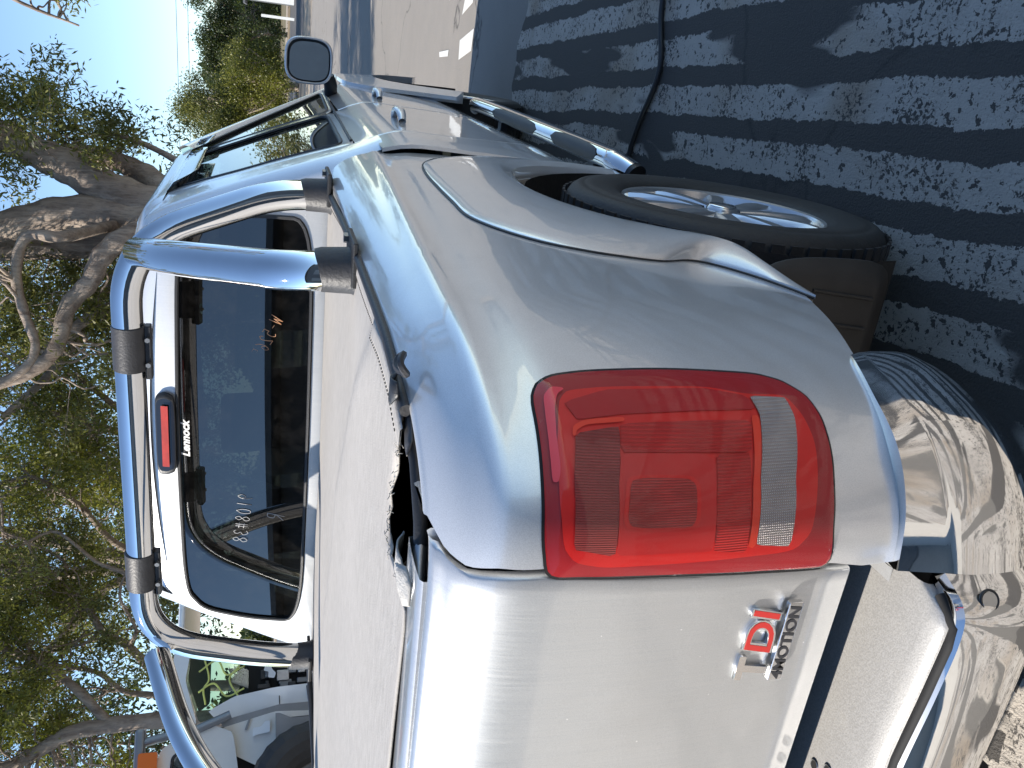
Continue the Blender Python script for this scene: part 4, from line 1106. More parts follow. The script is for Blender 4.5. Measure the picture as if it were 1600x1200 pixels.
# ---- high brake light, window text, chalk
hb = [(-.130, 1.722), (-.115, 1.730), (.115, 1.730), (.138, 1.722), (.140, 1.700), (.125, 1.672), (-.125, 1.672), (-.138, 1.70)]
hbp = rounded(hb, .3, 4)
def hbl(sc, x): c = np.array((0, 1.70)); return [(x+(z-1.7)*.18, y, z) for y, z in (c+(hbp-c)*sc)]
P = [hbl(1.0, .698), hbl(1.0, .684), hbl(.96, .680), hbl(.90, .679)]
hbo = grid('high_brake_light', P, M['black'], truck, True, sharp=40)
pl = hbl(.90, .679); mobj('light_face', pl, [tuple(range(len(pl)))], M['black_gloss'], hbo, False)
grid('light_lens', [[(.672+(z-1.7)*.18, y, z) for y in np.linspace(-.10, .105, 12)] for z in (1.692, 1.700, 1.712)], M['l_small'], hbo)
nrm_w = Vector((-1, 0, .18)).normalized(); ty = Vector((.18, 0, 1)).normalized(); tx = Vector((0, -1, 0))
def WM(y, z, off=.002, rot=0.0, mirror=False):
    p = Vector((rear_wall_pt(y, z)+.004, y, z))+nrm_w*off
    a = tx if not mirror else -tx
    m = Matrix(((a.x, ty.x, nrm_w.x, p.x), (a.y, ty.y, nrm_w.y, p.y), (a.z, ty.z, nrm_w.z, p.z), (0, 0, 0, 1)))
    return m @ Matrix.Rotation(rot, 4, 'Z')
text_obj('window_lettering', 'Lennock', .034, .0002, M['white_print'], rw, WM(.078, 1.634), .25, .0012, .128)
def chalk(name, strokes, M4, mat, parent, r=.0022, sc=1.0):
    V, F = [], []
    for st in strokes:
        pts = [M4 @ Vector((x*sc, y*sc, 0)) for x, y in (catmull(st, 5) if len(st) > 2 else st)]
        v_, f_ = tube_vf(pts, r, 5); b0 = len(V); V += v_; F += [tuple(i+b0 for i in q) for q in f_]
    return mobj(name, V, F, mat, parent)
G = { # strokes in a 1 x 1.6 cell
'W': [[(0, 1.5), (.2, .1)], [(.2, .1), (.5, 1.1)], [(.5, 1.1), (.8, .1)], [(.8, .1), (1.05, 1.5)]], '-': [[(.1, .7), (.8, .75)]],
'5': [[(.9, 1.5), (.2, 1.45)], [(.2, 1.45), (.15, .9)], [(.15, .9), (.7, .95), (.85, .5), (.5, .05), (.05, .15)]],
'2': [[(.1, 1.2), (.4, 1.5), (.8, 1.2), (.5, .6), (.05, .05)], [(.05, .05), (.95, .1)]],
'6': [[(.8, 1.5), (.3, 1.1), (.1, .5), (.4, 0), (.85, .35), (.6, .8), (.15, .5)]],
'4': [[(.6, 1.5), (.05, .5)], [(.05, .5), (.95, .55)], [(.65, .95), (.6, .0)]],
'A': [[(0, 0), (.5, 1.5)], [(.5, 1.5), (.95, 0)], [(.2, .55), (.8, .55)]],
'9': [[(.85, 1.1), (.5, 1.5), (.1, 1.1), (.5, .7), (.85, 1.1), (.8, .5), (.6, 0)]],
'1': [[(.5, 1.5), (.5, 0)]], '0': [[(.5, 1.5), (.1, .9), (.2, .1), (.7, .1), (.9, .9), (.5, 1.5)]],
'8': [[(.5, .8), (.15, 1.15), (.5, 1.5), (.85, 1.15), (.5, .8), (.1, .4), (.5, 0), (.9, .4), (.5, .8)]],
'#': [[(.3, 1.4), (.2, .1)], [(.7, 1.4), (.6, .1)], [(0, 1.0), (1, 1.05)], [(0, .5), (.95, .55)]],
'3': [[(.1, 1.3), (.5, 1.5), (.8, 1.15), (.4, .8)], [(.4, .8), (.9, .5), (.5, 0), (.05, .2)]],
'R': [[(.1, 0), (.15, 1.5)], [(.15, 1.5), (.7, 1.4), (.7, .9), (.15, .75), (.8, 0)]],
'X': [[(0, 1.5), (.9, 0)], [(.9, 1.5), (0, 0)]], 'T': [[(0, 1.5), (1, 1.4)], [(.5, 1.45), (.45, 0)]],
'S': [[(.9, 1.3), (.5, 1.5), (.1, 1.15), (.5, .8), (.85, .4), (.45, 0), (.05, .25)]], '7': [[(0, 1.5), (.9, 1.45), (.35, 0)]]}
def word(s, M4, mat, parent, h=.045, name='chalk_writing', r=.0018):
    st = []; x = 0
    for ch_ in s:
        if ch_ in G:
            for g in G[ch_]: st.append([((a+x)*.62, b_) for a, b_ in g])
        x += 1.45
    return chalk(name, st, M4, mat, parent, r, h/1.5)
word('W-5265A', WM(-.392, 1.360, .0015, .44, True), M['chalk_orange'], rw, .040, r=.0011)
word('9108#38', WM(.205, 1.445, .0015, .10, True), M['chalk_white'], rw, .045, r=.0011)
word('R', WM(.275, 1.345, .0015, .2, True), M['chalk_white'], rw, .055, r=.0011)

# ---- cab interior
def cushion(name, c, s, parent, rot=0.0, mat=None):
    v, f = box_vf((0, 0, 0), s, Matrix.Rotation(rot, 3, 'Y')); o = mobj(name, [x+Vector(c) for x in v], f, mat or M['seat'], parent, True)
    m = o.modifiers.new('b', 'BEVEL'); m.width = min(s)*.35; m.segments = 4; return o
rs = empty('rear_seat', (0, 0, 0), 0, truck)
cushion('backrest', (.88, 0, 1.02), (.14, 1.30, .52), rs, -.2)
for y in (-.42, 0, .42): cushion('headrest', (.84, y, 1.345), (.09, .24, .15), rs, -.15)
cushion('seat_base', (1.15, 0, .82), (.5, 1.3, .16), rs)
for y in (-.38, .38):
    fs = empty('front_seat', (0, 0, 0), 0, truck)
    cushion('backrest', (1.62, y, 1.12), (.14, .48, .62), fs, -.25); cushion('headrest', (1.56, y, 1.50), (.09, .26, .17), fs, -.15)
    for d in (-.05, .05): tube('headrest_post', [(1.57, y+d, 1.38), (1.565, y+d, 1.46)], .006, M['steel'], fs, 6)
P = [[(x, y, z) for y in np.linspace(-.88, .88, 8)] for x, z in ((2.80, 1.05), (2.55, 1.13), (2.35, 1.12), (2.30, 1.0), (2.32, .8))]
grid('dashboard', P, M['dash'], truck)
ring = [(2.12+.06*math.sin(a), -.38+.19*math.cos(a), 1.10+.18*math.sin(a)) for a in np.linspace(0, 2*PI, 33)]
tube('steering_wheel', ring, .015, M['black'], truck, 8)
box('cabin_floor', (1.6, 0, .55), (2.0, 1.6, .05), M['void'], truck)
P = [[(x, t*.64, 1.775-.03*t*t-(.08 if x in (.72, 2.0) else 0)) for t in np.linspace(-1, 1, 9)] for x in (.72, .80, 1.3, 1.9, 2.0)]
grid('headliner', P, M['dash'], truck)
for s in (1,):
    P = [[(x, s*gy(z), z) for x in np.linspace(.80, 2.8, 12)] for z in np.linspace(.45, 1.14, 10)]
    grid('door', P, M['paint'], truck)
    for xa, xb in ((.74, .92), (1.70, 1.80)):
        grid('pillar', [[(x+(z-1.14)*(.25 if xa < 1 else 0), s*(gy(z)-.004), z) for x in (xa, xb)] for z in np.linspace(1.12, 1.72, 10)], M['paint'], truck)
    grid('window_pane', [[(x+(z-1.14)*.2, s*(gy(z)-.008), z) for x in np.linspace(.86, 1.70, 5)] for z in np.linspace(1.14, 1.70, 8)], M['glass_clear'], truck)
    grid('window_pane', [[(x, s*(gy(z)-.008), z) for x in np.linspace(1.80, 2.78-(z-1.12)*1.3, 5)] for z in np.linspace(1.14, 1.70, 8)], M['glass_clear'], truck)
# grab pillar visible across the far side
tube('seat_belt', [(1.05, .66, 1.66), (.98, .60, 1.40), (.95, .50, 1.20)], .018, M['dash'], truck, 6)

# ================================================================== TREES
def leaf_mat(name, lo, hi, trans=0.35):
    m = bpy.data.materials.new(name); m.use_nodes = True; nt = m.node_tree; nt.nodes.clear()
    out = N(nt, 'ShaderNodeOutputMaterial'); g = N(nt, 'ShaderNodeNewGeometry'); r = g.outputs['Random Per Island']
    v = coords(nt); cl = nz(nt, v, 1.1, 3)
    c = mixc(nt, math_(nt, 'ADD', math_(nt, 'MULTIPLY', r, 0.55), math_(nt, 'MULTIPLY', ramp(nt, cl, [(0.4, 0.0), (0.62, 1.0)]), 0.45)), lo, hi)
    d = N(nt, 'ShaderNodeBsdfDiffuse'); t = N(nt, 'ShaderNodeBsdfTranslucent'); gl = N(nt, 'ShaderNodeBsdfGlossy'); gl.inputs['Roughness'].default_value = 0.45; gl.inputs['Color'].default_value = (0.5, 0.5, 0.5, 1)
    nt.links.new(c, d.inputs[0]); nt.links.new(mixc(nt, 0.5, c, (0.16, 0.19, 0.03)), t.inputs[0])
    m1 = N(nt, 'ShaderNodeMixShader'); m1.inputs[0].default_value = trans; nt.links.new(d.outputs[0], m1.inputs[1]); nt.links.new(t.outputs[0], m1.inputs[2])
    m2 = N(nt, 'ShaderNodeMixShader'); m2.inputs[0].default_value = 0.06; nt.links.new(m1.outputs[0], m2.inputs[1]); nt.links.new(gl.outputs[0], m2.inputs[2])
    nt.links.new(m2.outputs[0], out.inputs[0]); return m
M['leaf'] = leaf_mat('gum_leaves', (0.038, 0.050, 0.016), (0.24, 0.235, 0.05))
M['leaf_y'] = leaf_mat('yellow_green_leaves', (0.05, 0.065, 0.012), (0.32, 0.31, 0.04), 0.5)
M['leaf_d'] = leaf_mat('dark_leaves', (0.016, 0.026, 0.012), (0.060, 0.085, 0.025))
def bark_mat():
    m, nt, b = new_mat('gum_bark'); pset(b, rough=0.85, spec=0.2)
    v = coords(nt, (1, 1, 0.22)); a = nz(nt, v, 6, 7, 0.65, 0.8); v2 = coords(nt); f = nz(nt, v2, 2.2, 5, 0.6); g = nz(nt, coords(nt, (1, 1, 0.15)), 28, 5, 0.7)
    c = mixc(nt, ramp(nt, a, [(0.35, 0.0), (0.65, 1.0)]), (0.17, 0.13, 0.105), (0.38, 0.315, 0.26))
    c = mixc(nt, ramp(nt, f, [(0.5, 0.0), (0.68, 0.7)]), c, (0.40, 0.33, 0.26))
    c = mixc(nt, ramp(nt, g, [(0.3, 0.5), (0.5, 0.0)]), c, (0.07, 0.055, 0.045))
    nt.links.new(c, b.inputs['Base Color']); bump(nt, b, math_(nt, 'ADD', a, math_(nt, 'MULTIPLY', g, 0.6)), 0.9, 0.04); return m
M['bark'] = bark_mat()
rng = np.random.default_rng(11)
def leaves_mesh(name, centers, normals_bias, size, aspect, mat, parent, droop=0.5):
    n = len(centers); c = np.asarray(centers, float)
    a = rng.normal(size=(n, 3)); a[:, 2] -= droop; a /= np.linalg.norm(a, axis=1)[:, None]
    b = np.cross(a, rng.normal(size=(n, 3))); b /= np.linalg.norm(b, axis=1)[:, None]
    s = size*rng.uniform(.6, 1.3, n)[:, None]; w_ = s*aspect
    v0 = c; v1 = c+a*s*.5+b*w_*.5; v2 = c+a*s; v3 = c+a*s*.5-b*w_*.5
    V = np.stack([v0, v1, v2, v3], 1).reshape(-1, 3)
    me = bpy.data.meshes.new(name); me.vertices.add(4*n); me.vertices.foreach_set('co', V.ravel())
    me.loops.add(4*n); me.loops.foreach_set('vertex_index', np.arange(4*n, dtype=np.int32))
    me.polygons.add(n); me.polygons.foreach_set('loop_start', np.arange(0, 4*n, 4, dtype=np.int32)); me.polygons.foreach_set('loop_total', np.full(n, 4, dtype=np.int32))
    me.update(calc_edges=True); me.materials.append(mat)
    o = bpy.data.objects.new(name, me); link(o, parent); return o
def wob(p0, p1, r, k=5, amp=.12):
    p0, p1 = np.array(p0, float), np.array(p1, float); L = np.linalg.norm(p1-p0); out = []
    for i in range(k+1):
        t = i/k; q = p0+(p1-p0)*t
        if 0 < i < k: q = q+rng.normal(size=3)*amp*L/k
        out.append(q)
    return out
def twigs(segs, ends, p, d, L, r, lvl, spread=.75, up=.15):
    d = d/np.linalg.norm(d); k = 5; pts = [p]; q = p.copy(); dd = d.copy()
    for i in range(k):
        dd = dd+rng.normal(size=3)*.15; dd[2] += up*.25; dd /= np.linalg.norm(dd); q = q+dd*L/k; pts.append(q.copy())
    segs.append((pts, r, r*.45))
    if lvl == 0:
        for s_ in pts[1:]: ends.append(s_)
        return
    for c_ in range(rng.integers(3, 5)):
        i = rng.integers(2, k+1); nd = dd+rng.normal(size=3)*spread; nd[2] += up
        twigs(segs, ends, pts[i].copy(), nd, L*rng.uniform(.5, .75), r*.5, lvl-1, spread, up)
    ends.append(pts[-1])
def make_tree(name, label, cat, limbs, blobs, leafn, lsize, lmat, lasp=.28, droop=.6, group=None, base=None, twign=30, twig_len=1.6, sd=.16, bark=None, twlvl=2):
    """limbs: (points, r0, r1); blobs: (centre, radii, weight) volumes where twigs and leaves live"""
    root = empty(name, base or tuple(limbs[0][0][0]*1.0 for _ in ()) or (limbs[0][0][0][0], limbs[0][0][0][1], 0)); tag(root, label, cat, group)
    bx = np.array(root.location); segs = []; ends = []; allp = []
    for pts, ra, rb in limbs:
        c = catmull(pts, 6); segs.append((list(c), ra, rb)); allp += [(p, ra*.4) for p in c[len(c)//3:]]
    AP = np.array([a[0] for a in allp])
    for (cc, rr, wgt) in blobs:
        m_ = max(1, int(twign*wgt))
        for _ in range(m_):
            u = rng.normal(size=3); u /= np.linalg.norm(u); tgt = np.array(cc)+u*np.array(rr)*rng.uniform(.2, .95)
            i = np.argmin(np.linalg.norm(AP-tgt, axis=1)+rng.uniform(0, 2.4, len(AP))); p = AP[i]
            d = tgt-p; L = np.linalg.norm(d)
            if L > .2:
                w_ = wob(p, tgt, 0, 6, .30); r_ = min(.035, .009+.009*L); segs.append((list(catmull(w_, 3)), r_, r_*.4))
                twigs(segs, ends, np.array(tgt), d/L+rng.normal(size=3)*.4, twig_len*rng.uniform(.4, .8), r_*.45, twlvl-1)
    V, F = [], []
    for pts, ra, rb in segs:
        n_ = len(pts); rad = [(ra+(rb-ra)*i/(n_-1))*(1+.06*math.sin(i*1.7)) for i in range(n_)]
        v_, f_ = tube_vf([Vector(p)-Vector(bx) for p in pts], rad, 14 if ra > .08 else (7 if ra > .02 else 4), False); b0 = len(V); V += v_; F += [tuple(i+b0 for i in q) for q in f_]
    mobj('trunk', V, F, bark or M['bark'], root)
    E = np.array(ends)-bx; idx = rng.integers(0, len(E), leafn)
    C_ = E[idx]+rng.normal(size=(leafn, 3))*sd
    leaves_mesh('crown', C_, None, lsize, lasp, lmat, root, droop)
    return root
T1L = [([(10.1, 1.75, 0), (10.1, 1.65, .7), (10.12, 1.5, 1.4), (10.18, 1.35, 2.6), (10.26, 1.16, 3.32), (10.37, .9, 3.86), (10.43, .76, 4.23), (10.5, .59, 4.67), (10.6, .3, 5.6), (10.8, -.2, 7)], .34, .14),
 ([(10.1, 1.9, 0), (10.1, 1.75, .8), (10.09, 1.62, 1.5), (10.13, 1.5, 2.77), (10.15, 1.43, 3.4), (10.13, 1.47, 4.0), (10.05, 1.67, 4.66), (10.0, 1.9, 5.6), (9.9, 2.5, 7.2)], .36, .14),
 ([(10.4, 2.1, 0), (10.6, 1.95, 1.27), (10.64, 1.86, 2.92), (10.6, 1.95, 3.41), (10.56, 2.03, 4.13), (10.53, 2.1, 4.82), (10.6, 2.4, 6.5)], .26, .12),
 ([(10.15, 1.40, 2.5), (10.6, 1.05, 2.85), (10.8, .91, 3.19), (10.85, .8, 3.55), (10.85, .78, 3.94), (10.8, .8, 4.4), (10.9, .5, 5.2)], .17, .09),
 ([(10.1, 1.55, 2.7), (9.6, 1.58, 3.10), (9.45, 1.81, 3.38), (9.32, 2.12, 3.52), (9.19, 2.43, 3.77), (9.0, 2.87, 3.88), (8.88, 3.17, 4.16), (8.81, 3.4, 4.7), (8.7, 3.8, 5.6)], .15, .06),
 ([(9.9, 1.52, 3.3), (9.04, 1.49, 3.72), (9.03, 1.52, 4.12), (8.85, 1.94, 4.22), (8.68, 2.35, 4.13), (8.52, 2.74, 4.01), (8.38, 3.05, 4.24), (8.2, 3.4, 4.9)], .075, .045),
 ([(10.6, 1.95, 2.9), (10.84, 2.36, 3.3), (10.66, 2.8, 3.71), (10.34, 3.57, 4.11), (10.1, 4.4, 4.9)], .10, .05),
 ([(10.2, 1.30, 1.9), (10.7, .85, 2.45), (11.0, .62, 3.0), (11.1, .5, 3.5)], .06, .03),
 ([(10.55, 1.9, 1.6), (10.2, 2.5, 2.6), (9.9, 2.7, 3.5), (9.7, 3.3, 4.3)], .13, .06)]
make_tree('gum_tree', 'big many-stemmed gum tree with grey-brown leaning trunks right behind the cab of the silver pickup', 'tree', T1L,
 [((10.6, .55, 4.3), (1.0, .45, .9), 1.0), ((10.8, .4, 5.6), (1.4, .9, .9), 1.3), ((10.9, .62, 3.5), (.9, .3, .4), .5), ((9.6, 3.0, 4.4), (1.2, 1.2, .9), 1.1), ((9.8, 3.2, 3.0), (1.0, 1.0, .7), .8), ((10.6, 2.6, 3.8), (1.2, 1.0, 1.0), 1.0), ((9, 2.5, 5.6), (2, 2, 1.2), 1.2), ((10.5, 1, 7), (3, 2.5, 1.5), 1.5)],
 52000, .095, M['leaf'], twign=28, twig_len=1.0, sd=.085)
T2L = [([(11.7, 8.4, 0), (11.65, 8.18, 1.16), (11.77, 7.9, 3.78), (11.87, 7.66, 4.6), (11.97, 7.41, 5.68), (12, 7.1, 7.2)], .17, .08), ([(11.8, 8.5, 0), (12.0, 8.5, 1.14), (12.2, 8.45, 3.92), (12.3, 8.6, 4.9), (12.4, 8.86, 6.4)], .15, .08),
 ([(11.6, 8.5, 0), (11.6, 8.3, 1.15), (11.61, 8.27, 3.67), (11.39, 8.8, 4.38), (11.1, 9.48, 5.08), (10.8, 10, 6.4)], .11, .06), ([(11.7, 8.0, 3.2), (11.2, 7.2, 3.8), (10.9, 6.3, 4.2), (10.8, 5.6, 4.9)], .07, .03),
 ([(11.7, 8.1, 2.0), (12.0, 7.0, 2.9), (12.3, 5.8, 3.4), (12.4, 4.8, 4.3), (12.4, 4.2, 5.2)], .09, .03), ([(12.2, 6.2, 3.25), (11.6, 5.4, 3.6), (11.1, 4.9, 4.1), (10.8, 4.5, 4.9)], .05, .02), ([(12.1, 6.6, 3.1), (12.6, 5.6, 2.9), (12.8, 4.9, 3.2)], .04, .02)]
make_tree('gum_tree', 'gum tree with several thin upright stems behind the left clamp of the sports bar', 'tree', T2L,
 [((11.6, 6.2, 4.5), (1.6, 1.5, 1.3), 1.4), ((11.0, 5.0, 4.0), (1.2, 1.3, .9), 1.0), ((11.8, 8.6, 4.6), (1.4, 1.5, 1.3), 1.0), ((11.5, 7, 6.3), (2.5, 2.5, 1.2), 1.4), ((12.5, 5.5, 3.2), (1.3, 1.8, .8), .8), ((12.4, 4.4, 4.6), (1.3, 1.3, 1.2), 1.2)],
 46000, .095, M['leaf_y'], twign=28, twig_len=1.1, sd=.10)
T3L = [([(7.45, 7.85, 0), (7.48, 7.78, 1.2), (7.52, 7.68, 2.65), (7.52, 7.69, 3.47), (7.49, 7.75, 3.85), (7.41, 7.94, 4.22), (7.31, 8.17, 4.9), (7.2, 8.5, 6.0)], .125, .07),
 ([(7.52, 7.69, 3.3), (7.9, 7.3, 3.8), (8.2, 7.0, 4.4), (8.3, 6.7, 5.2)], .07, .035)]
make_tree('roadside_tree', 'tree with one straight dark trunk rising beyond the wrecked van at the left end', 'tree', T3L,
 [((7.4, 8.3, 4.6), (1.0, 1.2, .9), 1.2), ((8.2, 6.8, 4.6), (1.0, 1.0, .8), 1.0), ((7.2, 9.0, 3.6), (.9, 1.0, .7), .8), ((7.5, 8, 6), (2, 2, 1), 1.2)], 26000, .09, M['leaf_y'], twign=24, twig_len=.9, sd=.09)
T4L = [([(8.3, 8.5, 0), (8.45, 8.1, 1.5), (8.49, 7.96, 2.63), (8.57, 7.76, 2.89), (8.73, 7.39, 3.24), (8.83, 7.16, 3.58), (9.02, 6.68, 3.9), (9.1, 6.2, 4.6)], .085, .04), ([(8.47, 8.03, 2.3), (8.43, 8.09, 2.63), (8.45, 8.06, 2.98), (8.48, 7.96, 3.32), (8.6, 7.7, 3.65), (8.62, 7.5, 4.3)], .06, .03),
 ([(8.73, 7.39, 3.24), (8.6, 7.0, 3.1), (8.7, 6.5, 3.3), (8.8, 6.1, 3.2)], .03, .015), ([(8.57, 7.76, 2.89), (8.9, 7.2, 2.8), (9.1, 6.6, 3.0), (9.3, 6.1, 2.9)], .03, .015)]
make_tree('roadside_tree', 'thin crooked tree with bare twisting branches beside the straight dark trunk', 'tree', T4L,
 [((9.0, 6.6, 4.4), (1.1, 1.2, .9), 1.3), ((8.7, 7.8, 4.3), (.8, .9, .7), 1.0), ((9.0, 5.6, 5.2), (1.2, 1.2, .8), .9), ((8.7, 7.0, 3.2), (.6, .7, .5), .35)], 22000, .085, M['leaf'], twign=26, twig_len=.8, sd=.085)
# overhanging branch from a tree out of the frame on the right
TL5 = [([(9.2, -5.2, 0), (9.1, -5.0, 3), (8.8, -4.2, 5.2), (8.3, -2.6, 5.6), (8.0, -1.3, 5.0), (7.9, -.85, 4.3)], .22, .02), ([(8.8, -4.2, 5.2), (9, -4, 7)], .12, .06), ([(8.1, -1.7, 5.2), (8.3, -1.1, 3.9), (8.5, -.9, 3.3)], .03, .01), ([(8.2, -2.0, 5.3), (8.1, -1.3, 4.1), (8.0, -1.15, 3.5)], .03, .01)]
make_tree('gum_tree', 'gum tree whose hanging leafy branch droops into the top of the clear sky', 'tree', TL5,
 [((8.3, -1.45, 3.95), (.3, .45, .45), .7), ((8.6, -1.25, 3.35), (.25, .35, .3), .4), ((8.3, -2.4, 5.6), (1, 1, .6), .8), ((9, -4.4, 7), (2, 2, 1.2), 1.2), ((9, -5.5, 6), (2, 1.6, 1.2), 1)], 24000, .07, M['leaf_y'], twign=18, twig_len=.5, sd=.08)
# shrubs and trees beyond the road
def blob_tree(label, x, y, h, r, mat, n, lsize=.16, group='trees and shrubs beyond the road', name='roadside_shrub', cat='shrub', z0=.2):
    limbs = [([(x, y, 0), (x+.1, y+.1, h*.25), (x, y, h*.5), (x+.2, y-.1, h*.8)], .16, .05), ([(x, y, h*.2), (x+.5, y-.9, h*.5), (x+.4, y-1.4, h*.75)], .09, .03), ([(x, y, h*.2), (x-.3, y+.9, h*.5), (x-.2, y+1.3, h*.75)], .09, .03)]
    bl = [((x, y, h*.55), (r*.8, r*.8, h*.38), 1.2)]
    for k in range(6):
        a = rng.uniform(0, 2*PI); bl.append(((x+math.cos(a)*r*.6, y+math.sin(a)*r*.7, h*rng.uniform(.3, .85)), (r*.45, r*.45, h*.18), .5))
    return make_tree(name, label, cat, limbs, bl, int(n*1.7), lsize*.8, mat, .42, .2, group, (x, y, 0), 22, h*.22, .26)
blob_tree('tall dark bushy shrub standing directly behind the pale building corner', 61, -.4, 6.3, 3.6, M['leaf_d'], 30000, .2)
blob_tree('bright green rounded shrub between the dark shrub and the open-crowned one', 41.5, 1.6, 3.9, 1.8, M['leaf'], 20000)
blob_tree('open-crowned olive shrub reaching highest against the clear sky beside the cab roof', 41.0, 3.9, 5.3, 2.1, M['leaf'], 24000, .14)
blob_tree('low sunlit yellow-green bush in front of the other shrubs beyond the road', 39.0, 1.5, 2.9, 1.2, M['leaf_y'], 9000, .13)
for k, (x, y, h, r, lab) in enumerate([(30, 9.5, 10, 4.2, 'tall leafy tree filling the gaps behind the big gum stems'), (22, 13, 9, 3.6, 'leafy tree showing low between the sports bar and the gum branches'), (34, 20, 11, 5, 'distant broad tree behind the thin upright stems'), (19, 21, 9.5, 4, 'leafy tree behind the straight dark trunk at the left edge'), (47, -7.5, 8, 3.5, 'distant dark tree past the pale building'), (47, 12, 8, 4.5, 'far tree hidden mostly behind the gum trunks')]):
    blob_tree(lab, x, y, h, r, M['leaf_d'] if k % 2 else M['leaf'], 8000, .24, 'background trees', 'background_tree', 'tree')
# far wood along the horizon
hw = rng.uniform(size=(90000, 3)); th = -0.75+hw[:, 0]*2.4
dist = 95+hw[:, 1]*40; top = 5+3*np.sin(th*9)+2.0*np.sin(th*23+1)
far = np.stack([dist*np.cos(th), dist*np.sin(th), hw[:, 2]**.8*top], 1)
fo_ = leaves_mesh('distant_wood', far, None, 1.0, .5, M['leaf_d'], None, .1); tag(fo_, 'dark distant wood running along the horizon beyond the road', 'wood', None, 'stuff')

# ================================================================== FAR SIDE OF THE ROAD
bld = empty('roadside_building', (52.5, -4.9, 0), 0); tag(bld, 'low grey building with a white corner post standing past the road', 'building')
box('wall', (0, 0, 1.2), (5, 5.6, 2.4), M['grey_metal'], bld); box('roof', (0, 0, 2.62), (5.5, 6.1, .12), simple('grey_roof', (.12, .125, .14), .6), bld, .02)
box('corner_post', (-2.53, 2.65, 1.28), (.10, .34, 2.55), M['paint_white'], bld); box('window', (-2.52, -.4, 1.4), (.06, 1.2, .9), M['black_gloss'], bld)
tg2 = box('gate_post', (49.0, -1.35, .85), (.12, .14, 1.75), M['paint_white']); tag(tg2, 'short white post standing just left of the pale building corner', 'post')
box_ = empty('parked_car', (84, 6.2, 0), 0); tag(box_, 'small white four wheel drive parked far off beyond the road, under the shrubs', 'car')
box('body', (0, 0, .75), (4.2, 1.75, .65), M['paint_white'], box_, .12); box('cabin', (.3, 0, 1.40), (2.7, 1.55, .70), M['paint_white'], box_, .14)
box('window', (-1.06, 0, 1.45), (.04, 1.3, .42), M['black_gloss'], box_); box('bumper', (-2.13, 0, .55), (.10, 1.7, .2), M['black'], box_, .03)
for s in (-1, 1):
    for x in (-1.35, 1.35): tube('wheel', [(x, s*.72, .36), (x, s*.92, .36)], .36, M['rubber'], box_, 18)
    box('tail_light', (-2.11, s*.72, .9), (.04, .16, .28), M['l_base'], box_)
for k, z in enumerate((7.2, 7.9)):
    pts = [(60, y, z-.9*math.cos((y-5)/45*PI/2)+k*.0) for y in np.linspace(-40, 50, 40)]
    tag(tube('power_line', pts, .016, M['black'], None, 5, False), ('upper' if k else 'lower')+' thin power line crossing the sky above the shrubs', 'power line')
for k, y in enumerate((-41, 51)):
    pl_ = empty('power_pole', (60, y, 0)); tag(pl_, ('timber power pole beyond the right' if k == 0 else 'timber power pole beyond the left')+' end of the lines, past the road', 'power pole')
    tube('pole', [(0, 0, 0), (0, 0, 9)], .16, M['bark'], pl_, 12); box('crossarm', (0, 0, 7.5), (.12, 1.8, .14), M['bark'], pl_)

# ================================================================== YARD SHED BEHIND THE PHOTOGRAPHER
shed = empty('yard_shed', (-11.5, 2, 0)); tag(shed, 'long dark corrugated yard shed standing behind the camera', 'shed')
M['shed'] = simple('shed_steel', (.085, .095, .11), .55, .2, 0, .15, 1.5)
n_ = 340; ys_ = np.linspace(-14, 12, n_); P = [[(2.5+.018*math.sin(k*1.6), y, z) for k, y in enumerate(ys_)] for z in (0, 4.7)]
grid('wall', P, M['shed'], shed); box('wall', (-2.5, -1, 2.35), (.06, 26, 4.7), M['shed'], shed)
for y in (-14, 12): box('wall', (0, y, 2.35), (5.0, .06, 4.7), M['shed'], shed)
box('roof', (0, -1, 4.78), (5.7, 26.6, .10), M['grey_metal'], shed)
box('roller_door', (2.56, -4, 1.7), (.05, 4, 3.4), M['grey_metal'], shed); box('roller_door', (2.56, 3.5, 1.7), (.05, 4, 3.4), M['grey_metal'], shed)

# ================================================================== WRECKED VAN AND UTE BESIDE THE PICKUP
AZ = math.radians(44); O2 = Vector((3.277, 3.653, 0)); E1 = Vector((math.sin(AZ), -math.cos(AZ), 0)); E2 = Vector((math.cos(AZ), math.sin(AZ), 0))
def wp(a, z, d): return tuple(E1*a+E2*d+Vector((0, 0, z)))
def plate(name, pts, d0, th, mat, parent, r=.08, bev_=.008):
    p = rounded(pts, r, 3); p = resample(p, 60); v, f = cdt(p, .12)
    o = mobj(name, [wp(a, z, d0) for a, z in v], f, mat, parent, False)
    solid(o, th, -1 if np.cross(np.array(pts[1])-np.array(pts[0]), np.array(pts[2])-np.array(pts[1])) > 0 else 1); return o
ute = empty('wrecked_wagon', tuple(O2)); tag(ute, 'wrecked pale wagon with yellow chalk scrawled over its greenish windscreen and its front stripped bare', 'wagon')
plate('windscreen', [(.60, 1.93), (.46, 1.50), (.14, 1.50), (.05, 1.62), (-.02, 1.86), (.30, 1.97)], .30, .006, M['glass_clear'], ute, .06)
plate('roof_edge', [(.64, 2.04), (.66, 1.97), (.60, 1.92), (.30, 1.965), (-.02, 1.87), (-.05, 2.02), (.3, 2.07)], .25, .05, M['paint_white'], ute)
tube('roof_gutter', [wp(.66, 2.02, .24), wp(.58, 1.94, .24), wp(.45, 1.49, .24)], .018, M['black'], ute, 8)
box_c = Vector(wp(.9, 1.4, 1.3))
Rz = Matrix.Rotation(AZ-PI/2, 3, 'Z')
def wbox(name, a, z, d, s, mat, parent, bev_=.02): return box(name, wp(a, z, d), s, mat, parent, bev_, Rz)
